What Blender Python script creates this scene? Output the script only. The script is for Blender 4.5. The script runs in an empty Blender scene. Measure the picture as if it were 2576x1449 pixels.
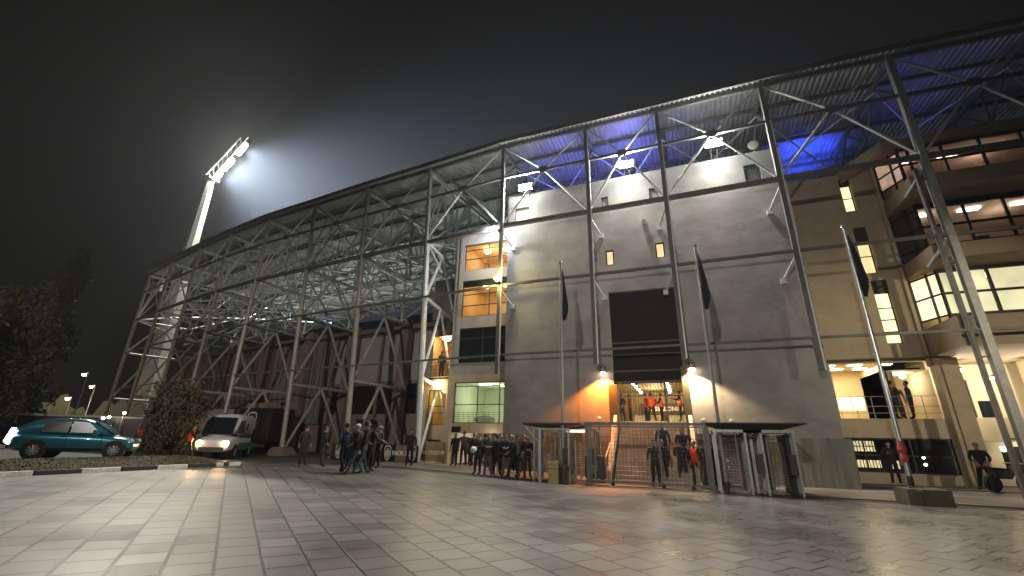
import bpy, bmesh, math, random
from mathutils import Vector, Matrix
random.seed(7)
R = math.radians
SC = bpy.context.scene
COL = SC.collection
# ------------------------------------------------------------ camera, world, exposure
CAM_H = 1.65
PITCH, ROLL, HEAD = math.atan(381/1080), R(1.2), R(21.3)
fw = Vector((-math.sin(HEAD)*math.cos(PITCH), math.cos(HEAD)*math.cos(PITCH), math.sin(PITCH)))
rt0 = Vector((math.cos(HEAD), math.sin(HEAD), 0)); up0 = rt0.cross(fw)
rt = math.cos(ROLL)*rt0 + math.sin(ROLL)*up0; upv = rt.cross(fw)
camd = bpy.data.cameras.new('camera'); cam = bpy.data.objects.new('camera', camd); COL.objects.link(cam)
cam.matrix_world = Matrix(((rt.x, upv.x, -fw.x, 0), (rt.y, upv.y, -fw.y, 0), (rt.z, upv.z, -fw.z, CAM_H), (0, 0, 0, 1)))
camd.sensor_width = 36; camd.lens = 36*1080/2576; camd.clip_start = .05; camd.clip_end = 2000
SC.camera = cam
W = bpy.data.worlds.new('World'); SC.world = W; W.use_nodes = True
bg = W.node_tree.nodes['Background']; bg.inputs[0].default_value = (1, .86, .72, 1); bg.inputs[1].default_value = .0026
SC.view_settings.view_transform = 'Standard'; SC.view_settings.look = 'None'
SC.view_settings.exposure = .3; SC.view_settings.gamma = 1
SC.cycles.max_bounces = 6; SC.cycles.transparent_max_bounces = 12; SC.cycles.volume_bounces = 0
SC.cycles.sample_clamp_indirect = 4

def ray(x, y): return fw + rt*((x-1288)/1080) - upv*((y-724.5)/1080)   # x,y on a 2576 px wide frame of the photo
def onY(x, y, Y): d = ray(x, y); return Vector((0, 0, CAM_H)) + d*(Y/d.y)
def onZ(x, y, z): d = ray(x, y); return Vector((0, 0, CAM_H)) + d*((z-CAM_H)/d.z)
def S(t): t = max(0, min(1, t)); return t*t*(3-2*t)
def gz(x, y): return .3*S((-3-x)/12) + .3*S((-19.3-x)/2.5)*(1-S((y-14)/3)) + .12*S((x-6)/4)*S((y-23.2)/.2)
def onG(x, y):
    z = 0
    for _ in range(12):
        p = onZ(x, y, z); z = .5*z+.5*gz(p.x, p.y)
    return p

# ------------------------------------------------------------ materials
MATS = {}
def mat(name, col, rough=.7, metal=0, amp=.25, scale=3, bump=0, bscale=None, stretch=(1, 1, 1), spec=.5, coat=0):
    if name in MATS: return MATS[name]
    m = bpy.data.materials.new(name); m.use_nodes = True; MATS[name] = m
    nt = m.node_tree; b = nt.nodes['Principled BSDF']
    b.inputs['Roughness'].default_value = rough; b.inputs['Metallic'].default_value = metal
    b.inputs['Specular IOR Level'].default_value = spec; b.inputs['Coat Weight'].default_value = coat
    tc = nt.nodes.new('ShaderNodeTexCoord'); mp = nt.nodes.new('ShaderNodeMapping'); mp.inputs['Scale'].default_value = stretch
    nt.links.new(tc.outputs['Object'], mp.inputs[0])
    n = nt.nodes.new('ShaderNodeTexNoise'); n.inputs['Scale'].default_value = scale; n.inputs['Detail'].default_value = 6
    n.inputs['Roughness'].default_value = .65
    nt.links.new(mp.outputs[0], n.inputs['Vector'])
    r = nt.nodes.new('ShaderNodeMapRange'); r.inputs[1].default_value = .3; r.inputs[2].default_value = .7
    r.inputs[3].default_value = 1-amp; r.inputs[4].default_value = 1+amp*.6
    nt.links.new(n.outputs[0], r.inputs[0])
    mx = nt.nodes.new('ShaderNodeVectorMath'); mx.operation = 'SCALE'; mx.inputs[0].default_value = col
    nt.links.new(r.outputs[0], mx.inputs['Scale']); nt.links.new(mx.outputs[0], b.inputs['Base Color'])
    if bump:
        n2 = nt.nodes.new('ShaderNodeTexNoise'); n2.inputs['Scale'].default_value = bscale or scale*3; n2.inputs['Detail'].default_value = 8
        nt.links.new(mp.outputs[0], n2.inputs['Vector'])
        bp = nt.nodes.new('ShaderNodeBump'); bp.inputs['Strength'].default_value = bump; bp.inputs['Distance'].default_value = .05
        nt.links.new(n2.outputs[0], bp.inputs['Height']); nt.links.new(bp.outputs[0], b.inputs['Normal'])
    return m
def em(name, col, st):
    if name in MATS: return MATS[name]
    m = bpy.data.materials.new(name); m.use_nodes = True; MATS[name] = m
    b = m.node_tree.nodes['Principled BSDF']; b.inputs['Base Color'].default_value = (.8, .8, .8, 1)
    b.inputs['Emission Color'].default_value = (*col, 1); b.inputs['Emission Strength'].default_value = st
    return m
def emn(name, col, st, scale=2, amp=.35):          # lit blind or curtain: uneven
    m = em(name, col, st); nt = m.node_tree; b = nt.nodes['Principled BSDF']
    tc = nt.nodes.new('ShaderNodeTexCoord'); n = nt.nodes.new('ShaderNodeTexNoise'); n.inputs['Scale'].default_value = scale
    nt.links.new(tc.outputs['Object'], n.inputs['Vector'])
    r = nt.nodes.new('ShaderNodeMapRange'); r.inputs[1].default_value = .3; r.inputs[2].default_value = .7
    r.inputs[3].default_value = st*(1-amp); r.inputs[4].default_value = st*(1+amp*.5)
    nt.links.new(n.outputs[0], r.inputs[0]); nt.links.new(r.outputs[0], b.inputs['Emission Strength'])
    return m
def glassmat(name, tint=(.9, .95, .93)):
    m = bpy.data.materials.new(name); m.use_nodes = True; MATS[name] = m; nt = m.node_tree
    nt.nodes.remove(nt.nodes['Principled BSDF']); out = nt.nodes['Material Output']
    t = nt.nodes.new('ShaderNodeBsdfTransparent'); t.inputs[0].default_value = (*tint, 1)
    g = nt.nodes.new('ShaderNodeBsdfGlossy'); g.inputs['Roughness'].default_value = .03
    f = nt.nodes.new('ShaderNodeFresnel'); f.inputs[0].default_value = 1.45
    mx = nt.nodes.new('ShaderNodeMixShader'); nt.links.new(f.outputs[0], mx.inputs[0]); nt.links.new(t.outputs[0], mx.inputs[1])
    nt.links.new(g.outputs[0], mx.inputs[2]); nt.links.new(mx.outputs[0], out.inputs[0]); return m

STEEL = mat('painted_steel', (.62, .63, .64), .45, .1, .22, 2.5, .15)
STEELT = mat('dim_tower_steel', (.4, .375, .34), .5, .1, .3, 2, .15)  # darker copy of the painted steel, for towers standing in dimmer light
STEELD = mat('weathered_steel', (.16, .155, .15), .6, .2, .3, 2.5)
ROOFM = mat('galvanised_sheet', (.42, .43, .43), .45, .35, .3, .8)
PLASTER = mat('rough_plaster', (.31, .302, .285), .9, 0, .3, .6, .3, 1.5, (1, 1, 1.2))
PLASTER2 = mat('painted_plinth', (.24, .24, .215), .85, 0, .5, 2.2, .3, 2, (1, 1, .1))
TAN = mat('tan_render', (.46, .375, .26), .85, 0, .18, .9, .25, 6)
TANG = mat('grey_render', (.33, .31, .29), .85, 0, .18, .9, .25, 6)
CREAM = mat('cream_paint', (.62, .54, .38), .8, 0, .1, 1)
CONC = mat('concrete', (.26, .24, .22), .9, 0, .3, .8, .35, 5)
CONCB = mat('brown_concrete', (.2, .155, .125), .9, 0, .3, .9, .35, 5)
CONCG = mat('grey_panel', (.22, .225, .2), .9, 0, .22, .7, .2, 5)
DARK = mat('dark_paint', (.012, .012, .014), .5, 0, .2, 2)
DGREY = mat('dark_grey_metal', (.055, .058, .06), .5, .3, .3, 3)
BLACK = mat('black_board', (.008, .007, .012), .35, 0, .1, 2)
GALV = mat('galvanised_steel', (.42, .44, .41), .4, .6, .3, 6)
ALU = mat('aluminium_pole', (.5, .52, .5), .35, .7, .2, 4)
WHITE = mat('white_paint', (.75, .75, .74), .5, 0, .1, 2)
DGLASS = mat('dark_glass', (.012, .015, .018), .06, 0, .1, 2, spec=.8)
GLASS = glassmat('clear_glass')
YEL = mat('yellow_bin', (.42, .36, .13), .6, 0, .2, 4)
RUBBER = mat('rubber', (.012, .012, .012), .8, 0, .2, 5)
LEAF = mat('leaves', (.075, .066, .03), .8, 0, .4, 2)
BARK = mat('bark', (.09, .065, .045), .9, 0, .3, 5, .4)
RED = mat('red_tape', (.5, .06, .06), .6, 0, .3, 5)

# ------------------------------------------------------------ mesh helpers
class MB:
    def __init__(s): s.v = []; s.f = []; s.m = []
    def add(s, vs, fs, mi=0):
        o = len(s.v); s.v += [tuple(v) for v in vs]; s.f += [tuple(i+o for i in f) for f in fs]; s.m += [mi]*len(fs); return s
    def box(s, a, b, mi=0, rz=0, c=None):
        x0, y0, z0 = a; x1, y1, z1 = b
        vs = [Vector(p) for p in ((x0, y0, z0), (x1, y0, z0), (x1, y1, z0), (x0, y1, z0), (x0, y0, z1), (x1, y0, z1), (x1, y1, z1), (x0, y1, z1))]
        if rz:
            c = Vector(c) if c else (Vector(a)+Vector(b))/2; M = Matrix.Rotation(rz, 3, 'Z'); vs = [M@(v-c)+c for v in vs]
        return s.add(vs, [(0, 3, 2, 1), (4, 5, 6, 7), (0, 1, 5, 4), (1, 2, 6, 5), (2, 3, 7, 6), (3, 0, 4, 7)], mi)
    def tube(s, p, q, r, n=6, r2=None, mi=0, caps=True):
        p = Vector(p); q = Vector(q); d = (q-p)
        if d.length < 1e-5: return s
        d.normalize(); a = d.orthogonal().normalized() if abs(d.z) < .9 else Vector((1, 0, 0)); a = (a - d*a.dot(d)).normalized(); b = d.cross(a)
        r2 = r if r2 is None else r2
        vs = [p+(a*math.cos(2*math.pi*(i+.5)/n)+b*math.sin(2*math.pi*(i+.5)/n))*r for i in range(n)]
        vs += [q+(a*math.cos(2*math.pi*(i+.5)/n)+b*math.sin(2*math.pi*(i+.5)/n))*r2 for i in range(n)]
        fs = [(i, (i+1) % n, n+(i+1) % n, n+i) for i in range(n)]
        if caps: fs += [tuple(range(n))[::-1], tuple(range(n, 2*n))]
        return s.add(vs, fs, mi)
    def beam(s, p, q, w, h, mi=0):          # rectangular section, h vertical-ish
        p = Vector(p); q = Vector(q); d = (q-p).normalized()
        u = Vector((0, 0, 1)) if abs(d.z) < .9 else Vector((0, 1, 0))
        a = d.cross(u).normalized(); b = a.cross(d)
        vs = [e+a*sx*w/2+b*sz*h/2 for e in (p, q) for sx, sz in ((-1, -1), (1, -1), (1, 1), (-1, 1))]
        return s.add(vs, [(0, 1, 5, 4), (1, 2, 6, 5), (2, 3, 7, 6), (3, 0, 4, 7), (3, 2, 1, 0), (4, 5, 6, 7)], mi)
    def quad(s, a, b, c, d, mi=0): return s.add([a, b, c, d], [(0, 1, 2, 3)], mi)
    def sphere(s, c, r, n=8, sz=(1, 1, 1), mi=0):
        c = Vector(c); vs = []; fs = []
        for i in range(n//2+1):
            t = math.pi*i/(n//2)
            for j in range(n):
                vs.append((c.x+r*sz[0]*math.sin(t)*math.cos(2*math.pi*j/n), c.y+r*sz[1]*math.sin(t)*math.sin(2*math.pi*j/n), c.z+r*sz[2]*math.cos(t)))
        for i in range(n//2):
            for j in range(n): fs.append((i*n+j, i*n+n+j, i*n+n+(j+1) % n, i*n+(j+1) % n))
        return s.add(vs, fs, mi)
    def lathe(s, c, prof, n=12, mi=0):
        vs = []; fs = []
        for r, z in prof:
            for j in range(n): vs.append((c[0]+r*math.cos(2*math.pi*j/n), c[1]+r*math.sin(2*math.pi*j/n), c[2]+z))
        for i in range(len(prof)-1):
            for j in range(n): fs.append((i*n+j, i*n+(j+1) % n, i*n+n+(j+1) % n, i*n+n+j))
        return s.add(vs, fs, mi)
    def build(s, name, mats, parent=None, smooth=False, bevel=0):
        me = bpy.data.meshes.new(name)
        L = parent.matrix_basis.translation if parent else Vector()
        if parent and parent.parent: L = L + parent.parent.matrix_basis.translation
        me.from_pydata([tuple(Vector(v)-L) for v in s.v], [], s.f)
        for m in (mats if isinstance(mats, (list, tuple)) else [mats]): me.materials.append(m)
        me.polygons.foreach_set('material_index', s.m)
        if smooth: me.polygons.foreach_set('use_smooth', [True]*len(s.f))
        me.update(); o = bpy.data.objects.new(name, me); COL.objects.link(o)
        if parent: o.parent = parent
        if bevel:
            b = o.modifiers.new('bevel', 'BEVEL'); b.width = bevel; b.segments = 2
        return o
def tag(o, label=None, cat=None, group=None, kind=None):
    if label: o['label'] = label
    if cat: o['category'] = cat
    if group: o['group'] = group
    if kind: o['kind'] = kind
    return o
def thing(name, label, cat, loc=(0, 0, 0), group=None):
    o = bpy.data.objects.new(name, None); COL.objects.link(o); o.location = loc; o.empty_display_size = .2
    return tag(o, label, cat, group)
def copytree(o, parent=None):
    c = o.copy(); COL.objects.link(c); c.parent = parent
    for ch in list(o.children): copytree(ch, c)
    return c
def text(s, size, ext=.01, font_scale_x=1, bold=0):
    cu = bpy.data.curves.new('t', 'FONT'); cu.body = s; cu.size = size; cu.extrude = ext; cu.align_x = 'CENTER'; cu.align_y = 'CENTER'; cu.offset = bold
    o = bpy.data.objects.new('t', cu); COL.objects.link(o); dg = bpy.context.evaluated_depsgraph_get()
    me = bpy.data.meshes.new_from_object(o.evaluated_get(dg)); vs = [Vector((v.co.x*font_scale_x, v.co.y, v.co.z)) for v in me.vertices]
    fs = [tuple(p.vertices) for p in me.polygons]; bpy.data.objects.remove(o); return vs, fs
def put_text(mb, s, size, origin, xdir, mi=0, sx=1, bold=0, updir=(0, 0, 1)):
    vs, fs = text(s, size, .008, sx, bold); X = Vector(xdir).normalized(); U = Vector(updir); N = X.cross(U)
    mb.add([Vector(origin)+X*v.x+U*v.y+N*v.z for v in vs], fs, mi)
def lamp(name, kind, loc, energy, col=(1, 1, 1), size=.1, target=None, angle=60, blend=.5, parent=None, size_y=None):
    l = bpy.data.lights.new(name, kind); l.energy = energy; l.color = col
    if kind == 'AREA':
        l.size = size
        if size_y: l.shape = 'RECTANGLE'; l.size_y = size_y
    else: l.shadow_soft_size = size
    if kind == 'SPOT': l.spot_size = R(angle); l.spot_blend = blend
    o = bpy.data.objects.new(name, l); COL.objects.link(o); o.location = loc
    if target is not None: o.rotation_euler = (Vector(target)-Vector(loc)).to_track_quat('-Z', 'Y').to_euler()
    if parent: o.parent = parent; o.location = Vector(loc)-parent.location
    return o
def wall_holes(mb, x0, x1, z0, z1, y, th, holes, mi=0):
    xs = sorted({x0, x1, *[h[0] for h in holes], *[h[1] for h in holes]}); zs = sorted({z0, z1, *[h[2] for h in holes], *[h[3] for h in holes]})
    xs = [a for a in xs if x0 <= a <= x1]; zs = [a for a in zs if z0 <= a <= z1]
    inh = lambda x, z: any(h[0] < x < h[1] and h[2] < z < h[3] for h in holes)
    for i in range(len(xs)-1):
        for j in range(len(zs)-1):
            a, b, c, d = xs[i], xs[i+1], zs[j], zs[j+1]
            if inh((a+b)/2, (c+d)/2): continue
            mb.quad((a, y, c), (b, y, c), (b, y, d), (a, y, d), mi); mb.quad((b, y+th, c), (a, y+th, c), (a, y+th, d), (b, y+th, d), mi)
            if i == 0 or inh((xs[i-1]+a)/2, (c+d)/2): mb.quad((a, y+th, c), (a, y, c), (a, y, d), (a, y+th, d), mi)
            if i == len(xs)-2 or inh((xs[i+2]+b)/2, (c+d)/2): mb.quad((b, y, c), (b, y+th, c), (b, y+th, d), (b, y, d), mi)
            if j == 0 or inh((a+b)/2, (zs[j-1]+c)/2): mb.quad((a, y+th, c), (b, y+th, c), (b, y, c), (a, y, c), mi)
            if j == len(zs)-2 or inh((a+b)/2, (zs[j+2]+d)/2): mb.quad((a, y, d), (b, y, d), (b, y+th, d), (a, y+th, d), mi)
def room(mb, x0, x1, y0, y1, z0, z1, mi=0):      # five inner faces, open to the street (low y)
    mb.quad((x0, y1, z0), (x1, y1, z0), (x1, y1, z1), (x0, y1, z1), mi); mb.quad((x0, y0, z0), (x0, y1, z0), (x0, y1, z1), (x0, y0, z1), mi)
    mb.quad((x1, y1, z0), (x1, y0, z0), (x1, y0, z1), (x1, y1, z1), mi); mb.quad((x0, y0, z0), (x1, y0, z0), (x1, y1, z0), (x0, y1, z0), mi)
    mb.quad((x0, y1, z1), (x1, y1, z1), (x1, y0, z1), (x0, y0, z1), mi)
def window(parent, x0, x1, z0, z1, y, vs=(), hs=(), w=.05, fm=None, pane=None, name='window', label=None):
    f = MB(); fm = fm or DARK
    f.box((x0, y-.03, z0), (x0+w, y+.03, z1)); f.box((x1-w, y-.03, z0), (x1, y+.03, z1))
    f.box((x0+w, y-.028, z0), (x1-w, y+.028, z0+w)); f.box((x0+w, y-.028, z1-w), (x1-w, y+.028, z1))
    for v in vs: f.box((v-w/2, y-.026, z0+w), (v+w/2, y+.026, z1-w))
    for h in hs: f.box((x0+w, y-.022, h-w/2), (x1-w, y+.022, h+w/2))
    o = f.build(name, fm, parent)
    if label: o['label'] = label
    MB().box((x0+w*.6, y-.004, z0+w*.6), (x1-w*.6, y+.004, z1-w*.6)).build('pane', pane or GLASS, o)
    return o
# ------------------------------------------------------------ ground
def sheet(name, xs, ys, dz, m, keep=None, kind='structure'):
    vs = [(x, y, gz(x, y)+dz) for y in ys for x in xs]; n = len(xs); fs = []
    for j in range(len(ys)-1):
        for i in range(n-1):
            if keep is None or keep((xs[i]+xs[i+1])/2, (ys[j]+ys[j+1])/2): fs.append((j*n+i, j*n+i+1, j*n+n+i+1, j*n+n+i))
    b = MB(); b.add(vs, fs); o = b.build(name, m, None, True); return tag(o, kind=kind)
def lin(a, b, st): n = max(1, int(round((b-a)/st))); return [a+(b-a)*i/n for i in range(n+1)]
ASPH = mat('asphalt', (.07, .066, .062), .75, 0, .35, .5, .3, 30)
PAVE2 = mat('forecourt_concrete', (.2, .175, .165), .55, 0, .35, .7, .15, 8)
def paving():
    m = bpy.data.materials.new('paving_slabs'); m.use_nodes = True; nt = m.node_tree; b = nt.nodes['Principled BSDF']; L = nt.links.new; N = nt.nodes.new
    tc = N('ShaderNodeTexCoord'); mp = N('ShaderNodeMapping'); mp.inputs['Rotation'].default_value = (0, 0, R(-142.8)); L(tc.outputs['Object'], mp.inputs[0])
    mp.inputs['Location'].default_value = (0, .14, 0)
    dn = N('ShaderNodeTexNoise'); dn.inputs['Scale'].default_value = 1.5; L(mp.outputs[0], dn.inputs['Vector'])
    dv = N('ShaderNodeVectorMath'); dv.operation = 'SCALE'; L(dn.outputs['Color'], dv.inputs[0]); dv.inputs['Scale'].default_value = .03
    ad = N('ShaderNodeVectorMath'); ad.operation = 'ADD'; L(mp.outputs[0], ad.inputs[0]); L(dv.outputs[0], ad.inputs[1])
    br = N('ShaderNodeTexBrick'); L(ad.outputs[0], br.inputs['Vector']); br.inputs['Scale'].default_value = 1
    br.inputs['Brick Width'].default_value = .56; br.inputs['Row Height'].default_value = .545; br.inputs['Mortar Size'].default_value = .021; br.inputs['Mortar Smooth'].default_value = .2
    br.offset = .35; br.inputs['Color1'].default_value = (.1, .1, .1, 1); br.inputs['Color2'].default_value = (.9, .9, .9, 1); br.inputs['Mortar'].default_value = (.5, .5, .5, 1)
    sep = N('ShaderNodeSeparateColor'); L(br.outputs['Color'], sep.inputs[0])
    n1 = N('ShaderNodeTexNoise'); n1.inputs['Scale'].default_value = .35; n1.inputs['Detail'].default_value = 5; L(tc.outputs['Object'], n1.inputs['Vector'])
    n2 = N('ShaderNodeTexNoise'); n2.inputs['Scale'].default_value = 7; n2.inputs['Detail'].default_value = 8; n2.inputs['Roughness'].default_value = .7; L(tc.outputs['Object'], n2.inputs['Vector'])
    def mr(src, a, bb, c, d): r = N('ShaderNodeMapRange'); L(src, r.inputs[0]); r.inputs[1].default_value = a; r.inputs[2].default_value = bb; r.inputs[3].default_value = c; r.inputs[4].default_value = d; return r.outputs[0]
    def mu(x, y, op='MULTIPLY'): r = N('ShaderNodeMath'); r.operation = op; L(x, r.inputs[0]); L(y, r.inputs[1]) if not isinstance(y, (int, float)) else setattr(r.inputs[1], 'default_value', y); return r.outputs[0]
    v = mu(mu(mr(sep.outputs[0], 0, 1, .8, 1.06), mr(n1.outputs[0], .3, .7, .62, 1.15)), mr(n2.outputs[0], .3, .7, .88, 1.1))
    vo = N('ShaderNodeTexVoronoi'); vo.inputs['Scale'].default_value = 2.6; L(tc.outputs['Object'], vo.inputs['Vector']); v = mu(v, mr(vo.outputs['Distance'], .03, .07, .55, 1))
    n3 = N('ShaderNodeTexNoise'); n3.inputs['Scale'].default_value = 1.1; n3.inputs['Detail'].default_value = 9; n3.inputs['Roughness'].default_value = .75; L(tc.outputs['Object'], n3.inputs['Vector']); v = mu(v, mr(n3.outputs[0], .58, .72, 1, .62))
    v = mu(v, mr(br.outputs['Fac'], 0, 1, 1, .06))
    sc = N('ShaderNodeVectorMath'); sc.operation = 'SCALE'; sc.inputs[0].default_value = (.16, .154, .14); L(v, sc.inputs['Scale']); L(sc.outputs[0], b.inputs['Base Color'])
    ro = mu(mu(mr(sep.outputs[0], 0, 1, .36, .52), mr(n2.outputs[0], .3, .7, .92, 1.12)), mr(n1.outputs[0], .35, .65, .85, 1.3))
    sx = N('ShaderNodeSeparateXYZ'); L(tc.outputs['Object'], sx.inputs[0]); ro = mu(ro, mr(sx.outputs[0], -9, 2, 1, .62))
    L(ro, b.inputs['Roughness'])
    h = mu(mu(n2.outputs[0], .12), mr(br.outputs['Fac'], 0, 1, .5, 0), 'ADD'); h = mu(h, mu(sep.outputs[0], .03), 'ADD')
    bp = N('ShaderNodeBump'); bp.inputs['Strength'].default_value = .45; bp.inputs['Distance'].default_value = .02; L(h, bp.inputs['Height']); L(bp.outputs[0], b.inputs['Normal'])
    return m
big = [-400, -250, -150, -100, -80]+lin(-60, 20, 1.0)+[25, 35, 60, 120, 250, 400]
sheet('ground', big, [-300, -150, -60, -20]+lin(-6, 24, 1)+[26, 30, 40, 60, 100, 200, 400], -.03, ASPH)
sheet('paving', lin(-19, 17, 1), lin(-8, 18, 1), 0, paving())
sheet('pavement', lin(-16, 17, 1), lin(19.1, 23.4, .43), 0, PAVE2)
GRASS = mat('verge_grass', (.085, .07, .035), .95, 0, .5, 1.2, .6, 40)
sheet('verge', [-21.6]+lin(-21.4, -19.15, .25), lin(-2, 15.2, 1), .09, GRASS)
gb = MB()
for i in range(2600):                                   # short tufts
    x = random.uniform(-21.4, -19.3); y = random.uniform(2, 15); z = gz(x, y)+.09; h = random.uniform(.02, .05); a = random.random()*6.28; w = .03
    gb.add([(x-w*math.cos(a), y-w*math.sin(a), z), (x+w*math.cos(a), y+w*math.sin(a), z), (x+random.uniform(-.03, .03), y, z+h)], [(0, 1, 2)])
tag(gb.build('grass', mat('grass_blades', (.085, .072, .034), .9, 0, .4, 3)), 'short dry grass on the verge behind the striped kerb', 'grass', kind='stuff')
kw = mat('kerb_white', (.62, .62, .56), .6, 0, .3, 6); kb = mat('kerb_black', (.03, .03, .03), .7, 0, .3, 6)
y = 1.2; k = 0
while y < 14.4:
    c = MB(); x0 = -19.12; c.box((x0-.11, y+.01, gz(x0, y)-.05), (x0+.06, y+1.15, gz(x0, y)+.14))
    tag(c.build('kerb', kw if k % 2 else kb, None, bevel=.02), kind='structure'); y += 1.18; k += 1
c = MB()                                               # kerb turning round the end of the verge
for i in range(5):
    a0 = i*.3; c.beam((-19.9+.8*math.cos(a0), 14.5+.8*math.sin(a0), .36), (-19.9+.8*math.cos(a0+.3), 14.5+.8*math.sin(a0+.3), .36), .16, .2)
tag(c.build('kerb', kb), kind='structure')
c = MB(); c.box((6.45, 23.5, -.02), (17, 24.7, .14)); tag(c.build('sidewalk_step', mat('dark_step', (.09, .075, .06), .8)), kind='structure')

# ------------------------------------------------------------ concrete entrance block
blk = thing('entrance_block', 'tall grey rough-plastered concrete entrance block with a dark doorway slot above the steps', 'building', (-1.5, 23, 0))
YW = 23.0
HOLES = [(-3.2, .25, 2.45, 9.45), (-8.85, -7.9, 14.7, 15.8), (-3.3, -2.9, 14.7, 15.55), (-.55, -.08, 14.8, 15.6), (4.42, 5.2, 14.85, 16.0), (-3.24, -2.78, 11.1, 12.02), (-.51, -.03, 11.2, 12.1)]
w = MB(); wall_holes(w, -9.32, 6.25, 1.96, 16.75, YW, .5, [(h[0], h[1], max(h[2], 1.97), h[3]) for h in HOLES])
w.box((-9.32, YW+.5, 1.96), (-8.8, YW+12, 16.75)); w.box((5.75, YW+.5, 1.96), (6.25, YW+12, 16.75))
w.build('wall', PLASTER, blk)
for a, c in ((-9.36, -3.2), (.25, 6.5)): w = MB(); w.box((a, YW-.02, -.1), (c, YW+.48, 1.955)); w.build('plinth', PLASTER2, blk)
MB().box((-9.2, YW+.52, 16.4), (6.2, YW+3.5, 16.72)).build('roof_slab', CONC, blk)
cream = emn('greenish_curtain', (.55, .57, .38), .32, 3, .4)
orange = emn('orange_curtain', (1, .62, .24), .85, 3, .15)
for i, h in enumerate(HOLES[1:]):
    lab = ['curtained window with a pale green glow', 'narrow dark framed window', 'narrow dark framed window', 'wide dark shuttered opening', 'small orange lit window', 'small orange lit window'][i]
    p = [cream, mat('grey_blind', (.3, .3, .27), .8), mat('grey_blind', (.3, .3, .27), .8), mat('shutter', (.05, .06, .055), .7), orange, orange][i]
    window(blk, h[0], h[1], h[2], h[3], YW+.12, w=.07 if i > 3 else .045, pane=p, label=lab)
# doorway: dark screen, lintel rails, lit hall with grille
s = MB(); s.box((-3.2, YW+.3, 4.5), (.25, YW+.42, 9.45)); s.build('screen', mat('dark_screen', (.018, .017, .018), .8, 0, .3, 1, .2, 4), blk)
s = MB()
for z in (4.55, 5.1, 5.95, 6.3, 6.6): s.box((-3.2, YW+.22, z), (.25, YW+.3, z+.07))
s.build('screen_rail', mat('rail_bronze', (.12, .1, .08), .6), blk)
s = MB(); s.box((-3.45, YW-.28, 0), (-3.0, YW+.3, 4.4)); s.build('pillar', mat('olive_pillar', (.13, .11, .065), .8), blk, bevel=.01)
s = MB(); s.box((.1, YW-.28, 0), (.42, YW+.3, 5.2)); s.build('pillar', MATS['olive_pillar'], blk, bevel=.01)
g = MB()
x = -2.9
while x < .1: g.tube((x, YW+.1, 2.5), (x, YW+.1, 4.62), .011, 4, caps=False); x += .125
for z in (2.55, 3.85, 4.5): g.box((-3.0, YW+.08, z-.02), (.1, YW+.12, z+.02))
g.box((-.75, YW+.06, 2.5), (-.68, YW+.14, 4.62)); g.build('grille', DGREY, blk)
HALLM = mat('hall_cream', (.68, .55, .3), .7, 0, .06, .6)
r = MB(); room(r, -4.6, 2.6, YW+.5, YW+9, 2.5, 4.95); r.box((-4.6, YW+4, 2.5), (2.6, YW+9, 2.8)); r.build('hall', HALLM, blk)
r = MB()
for i in range(34): r.box((-4.5+i*.21, YW+.55, 4.88), (-4.42+i*.21, YW+8.9, 4.93))
r.build('ceiling_slats', mat('slat', (.45, .34, .17), .6), blk)
for i in range(26): pass
r = MB()
for i in range(30): r.box((-4.5+i*.24, YW+8.9, 2.8), (-4.44+i*.24, YW+8.97, 4.9))
r.build('wall_slats', MATS['slat'], blk)
HL = em('hall_lamp', (1, .88, .62), 30)
for x in (-2.35, -.62):
    for k in range(4):
        r = MB(); r.lathe((x, YW+1.3+k*1.5, 4.66), [(.03, .16), (.05, .1), (.12, .03), (.13, 0)], 10); o = r.build('hall_lamp', DGREY, blk)
        r = MB(); r.sphere((x, YW+1.3+k*1.5, 4.63), .09, 8); r.build('bulb', HL, o)
lamp('hall_light', 'POINT', (-1.5, YW+3, 4.2), 90, (1, .82, .5), .3, parent=blk); lamp('hall_light', 'POINT', (-1.5, YW+6.4, 4.2), 90, (1, .82, .5), .3, parent=blk)
r = MB(); r.box((-2.6, YW+7.4, 3.35), (.3, YW+7.5, 4.05)); o = r.build('sign_board', mat('sign_brown', (.08, .045, .03), .6), blk)
r = MB(); put_text(r, 'THESSALONIKI', .36, (-1.15, YW+7.39, 3.7), (1, 0, 0), sx=1.0, bold=.008); r.build('lettering', mat('sign_letters', (.8, .75, .6), .6), o)
r = MB()
for x0, x1 in ((-2.9, -1.2), (-.9, .9)): r.box((x0, YW+6.2, 2.5), (x1, YW+6.9, 3.25)); 
r.build('ticket_counter', mat('counter', (.7, .62, .4), .6), blk)
r = MB()
for x0, x1 in ((-2.7, -1.3), (-.8, .8)): r.box((x0, YW+6.18, 2.52), (x1, YW+6.2, 2.78)); 
r.build('counter_panel', mat('counter_blue', (.25, .3, .38), .6), blk)
# steps
st = thing('entrance_steps', 'wide concrete steps rising behind the mesh gate to the lit hall', 'steps', (-1.4, 21, 0))
n = 15; r = MB()
for i in range(n):
    z1 = 2.5*(i+1)/n; y0 = 19.7+i*.225
    r.box((-2.95, y0, max(0, z1-.34)), (.1, 19.7+(i+1)*.225+.02 if i < n-1 else YW+.5, z1-.0))
r.build('flight', mat('step_stone', (.38, .31, .23), .7, 0, .35, 2, .3, 9), st)
for x in (-3.15, .3):
    r = MB(); r.add([(x-.08, 19.7, 0), (x+.08, 19.7, 0), (x+.08, YW-.35, 0), (x-.08, YW-.35, 0), (x-.08, 19.7, .5), (x+.08, 19.7, .5), (x+.08, YW-.35, 2.9), (x-.08, YW-.35, 2.9)], [(0, 3, 2, 1), (4, 5, 6, 7), (0, 1, 5, 4), (1, 2, 6, 5), (2, 3, 7, 6), (3, 0, 4, 7)]); r.build('side_wall', MATS['step_stone'], st)
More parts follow.
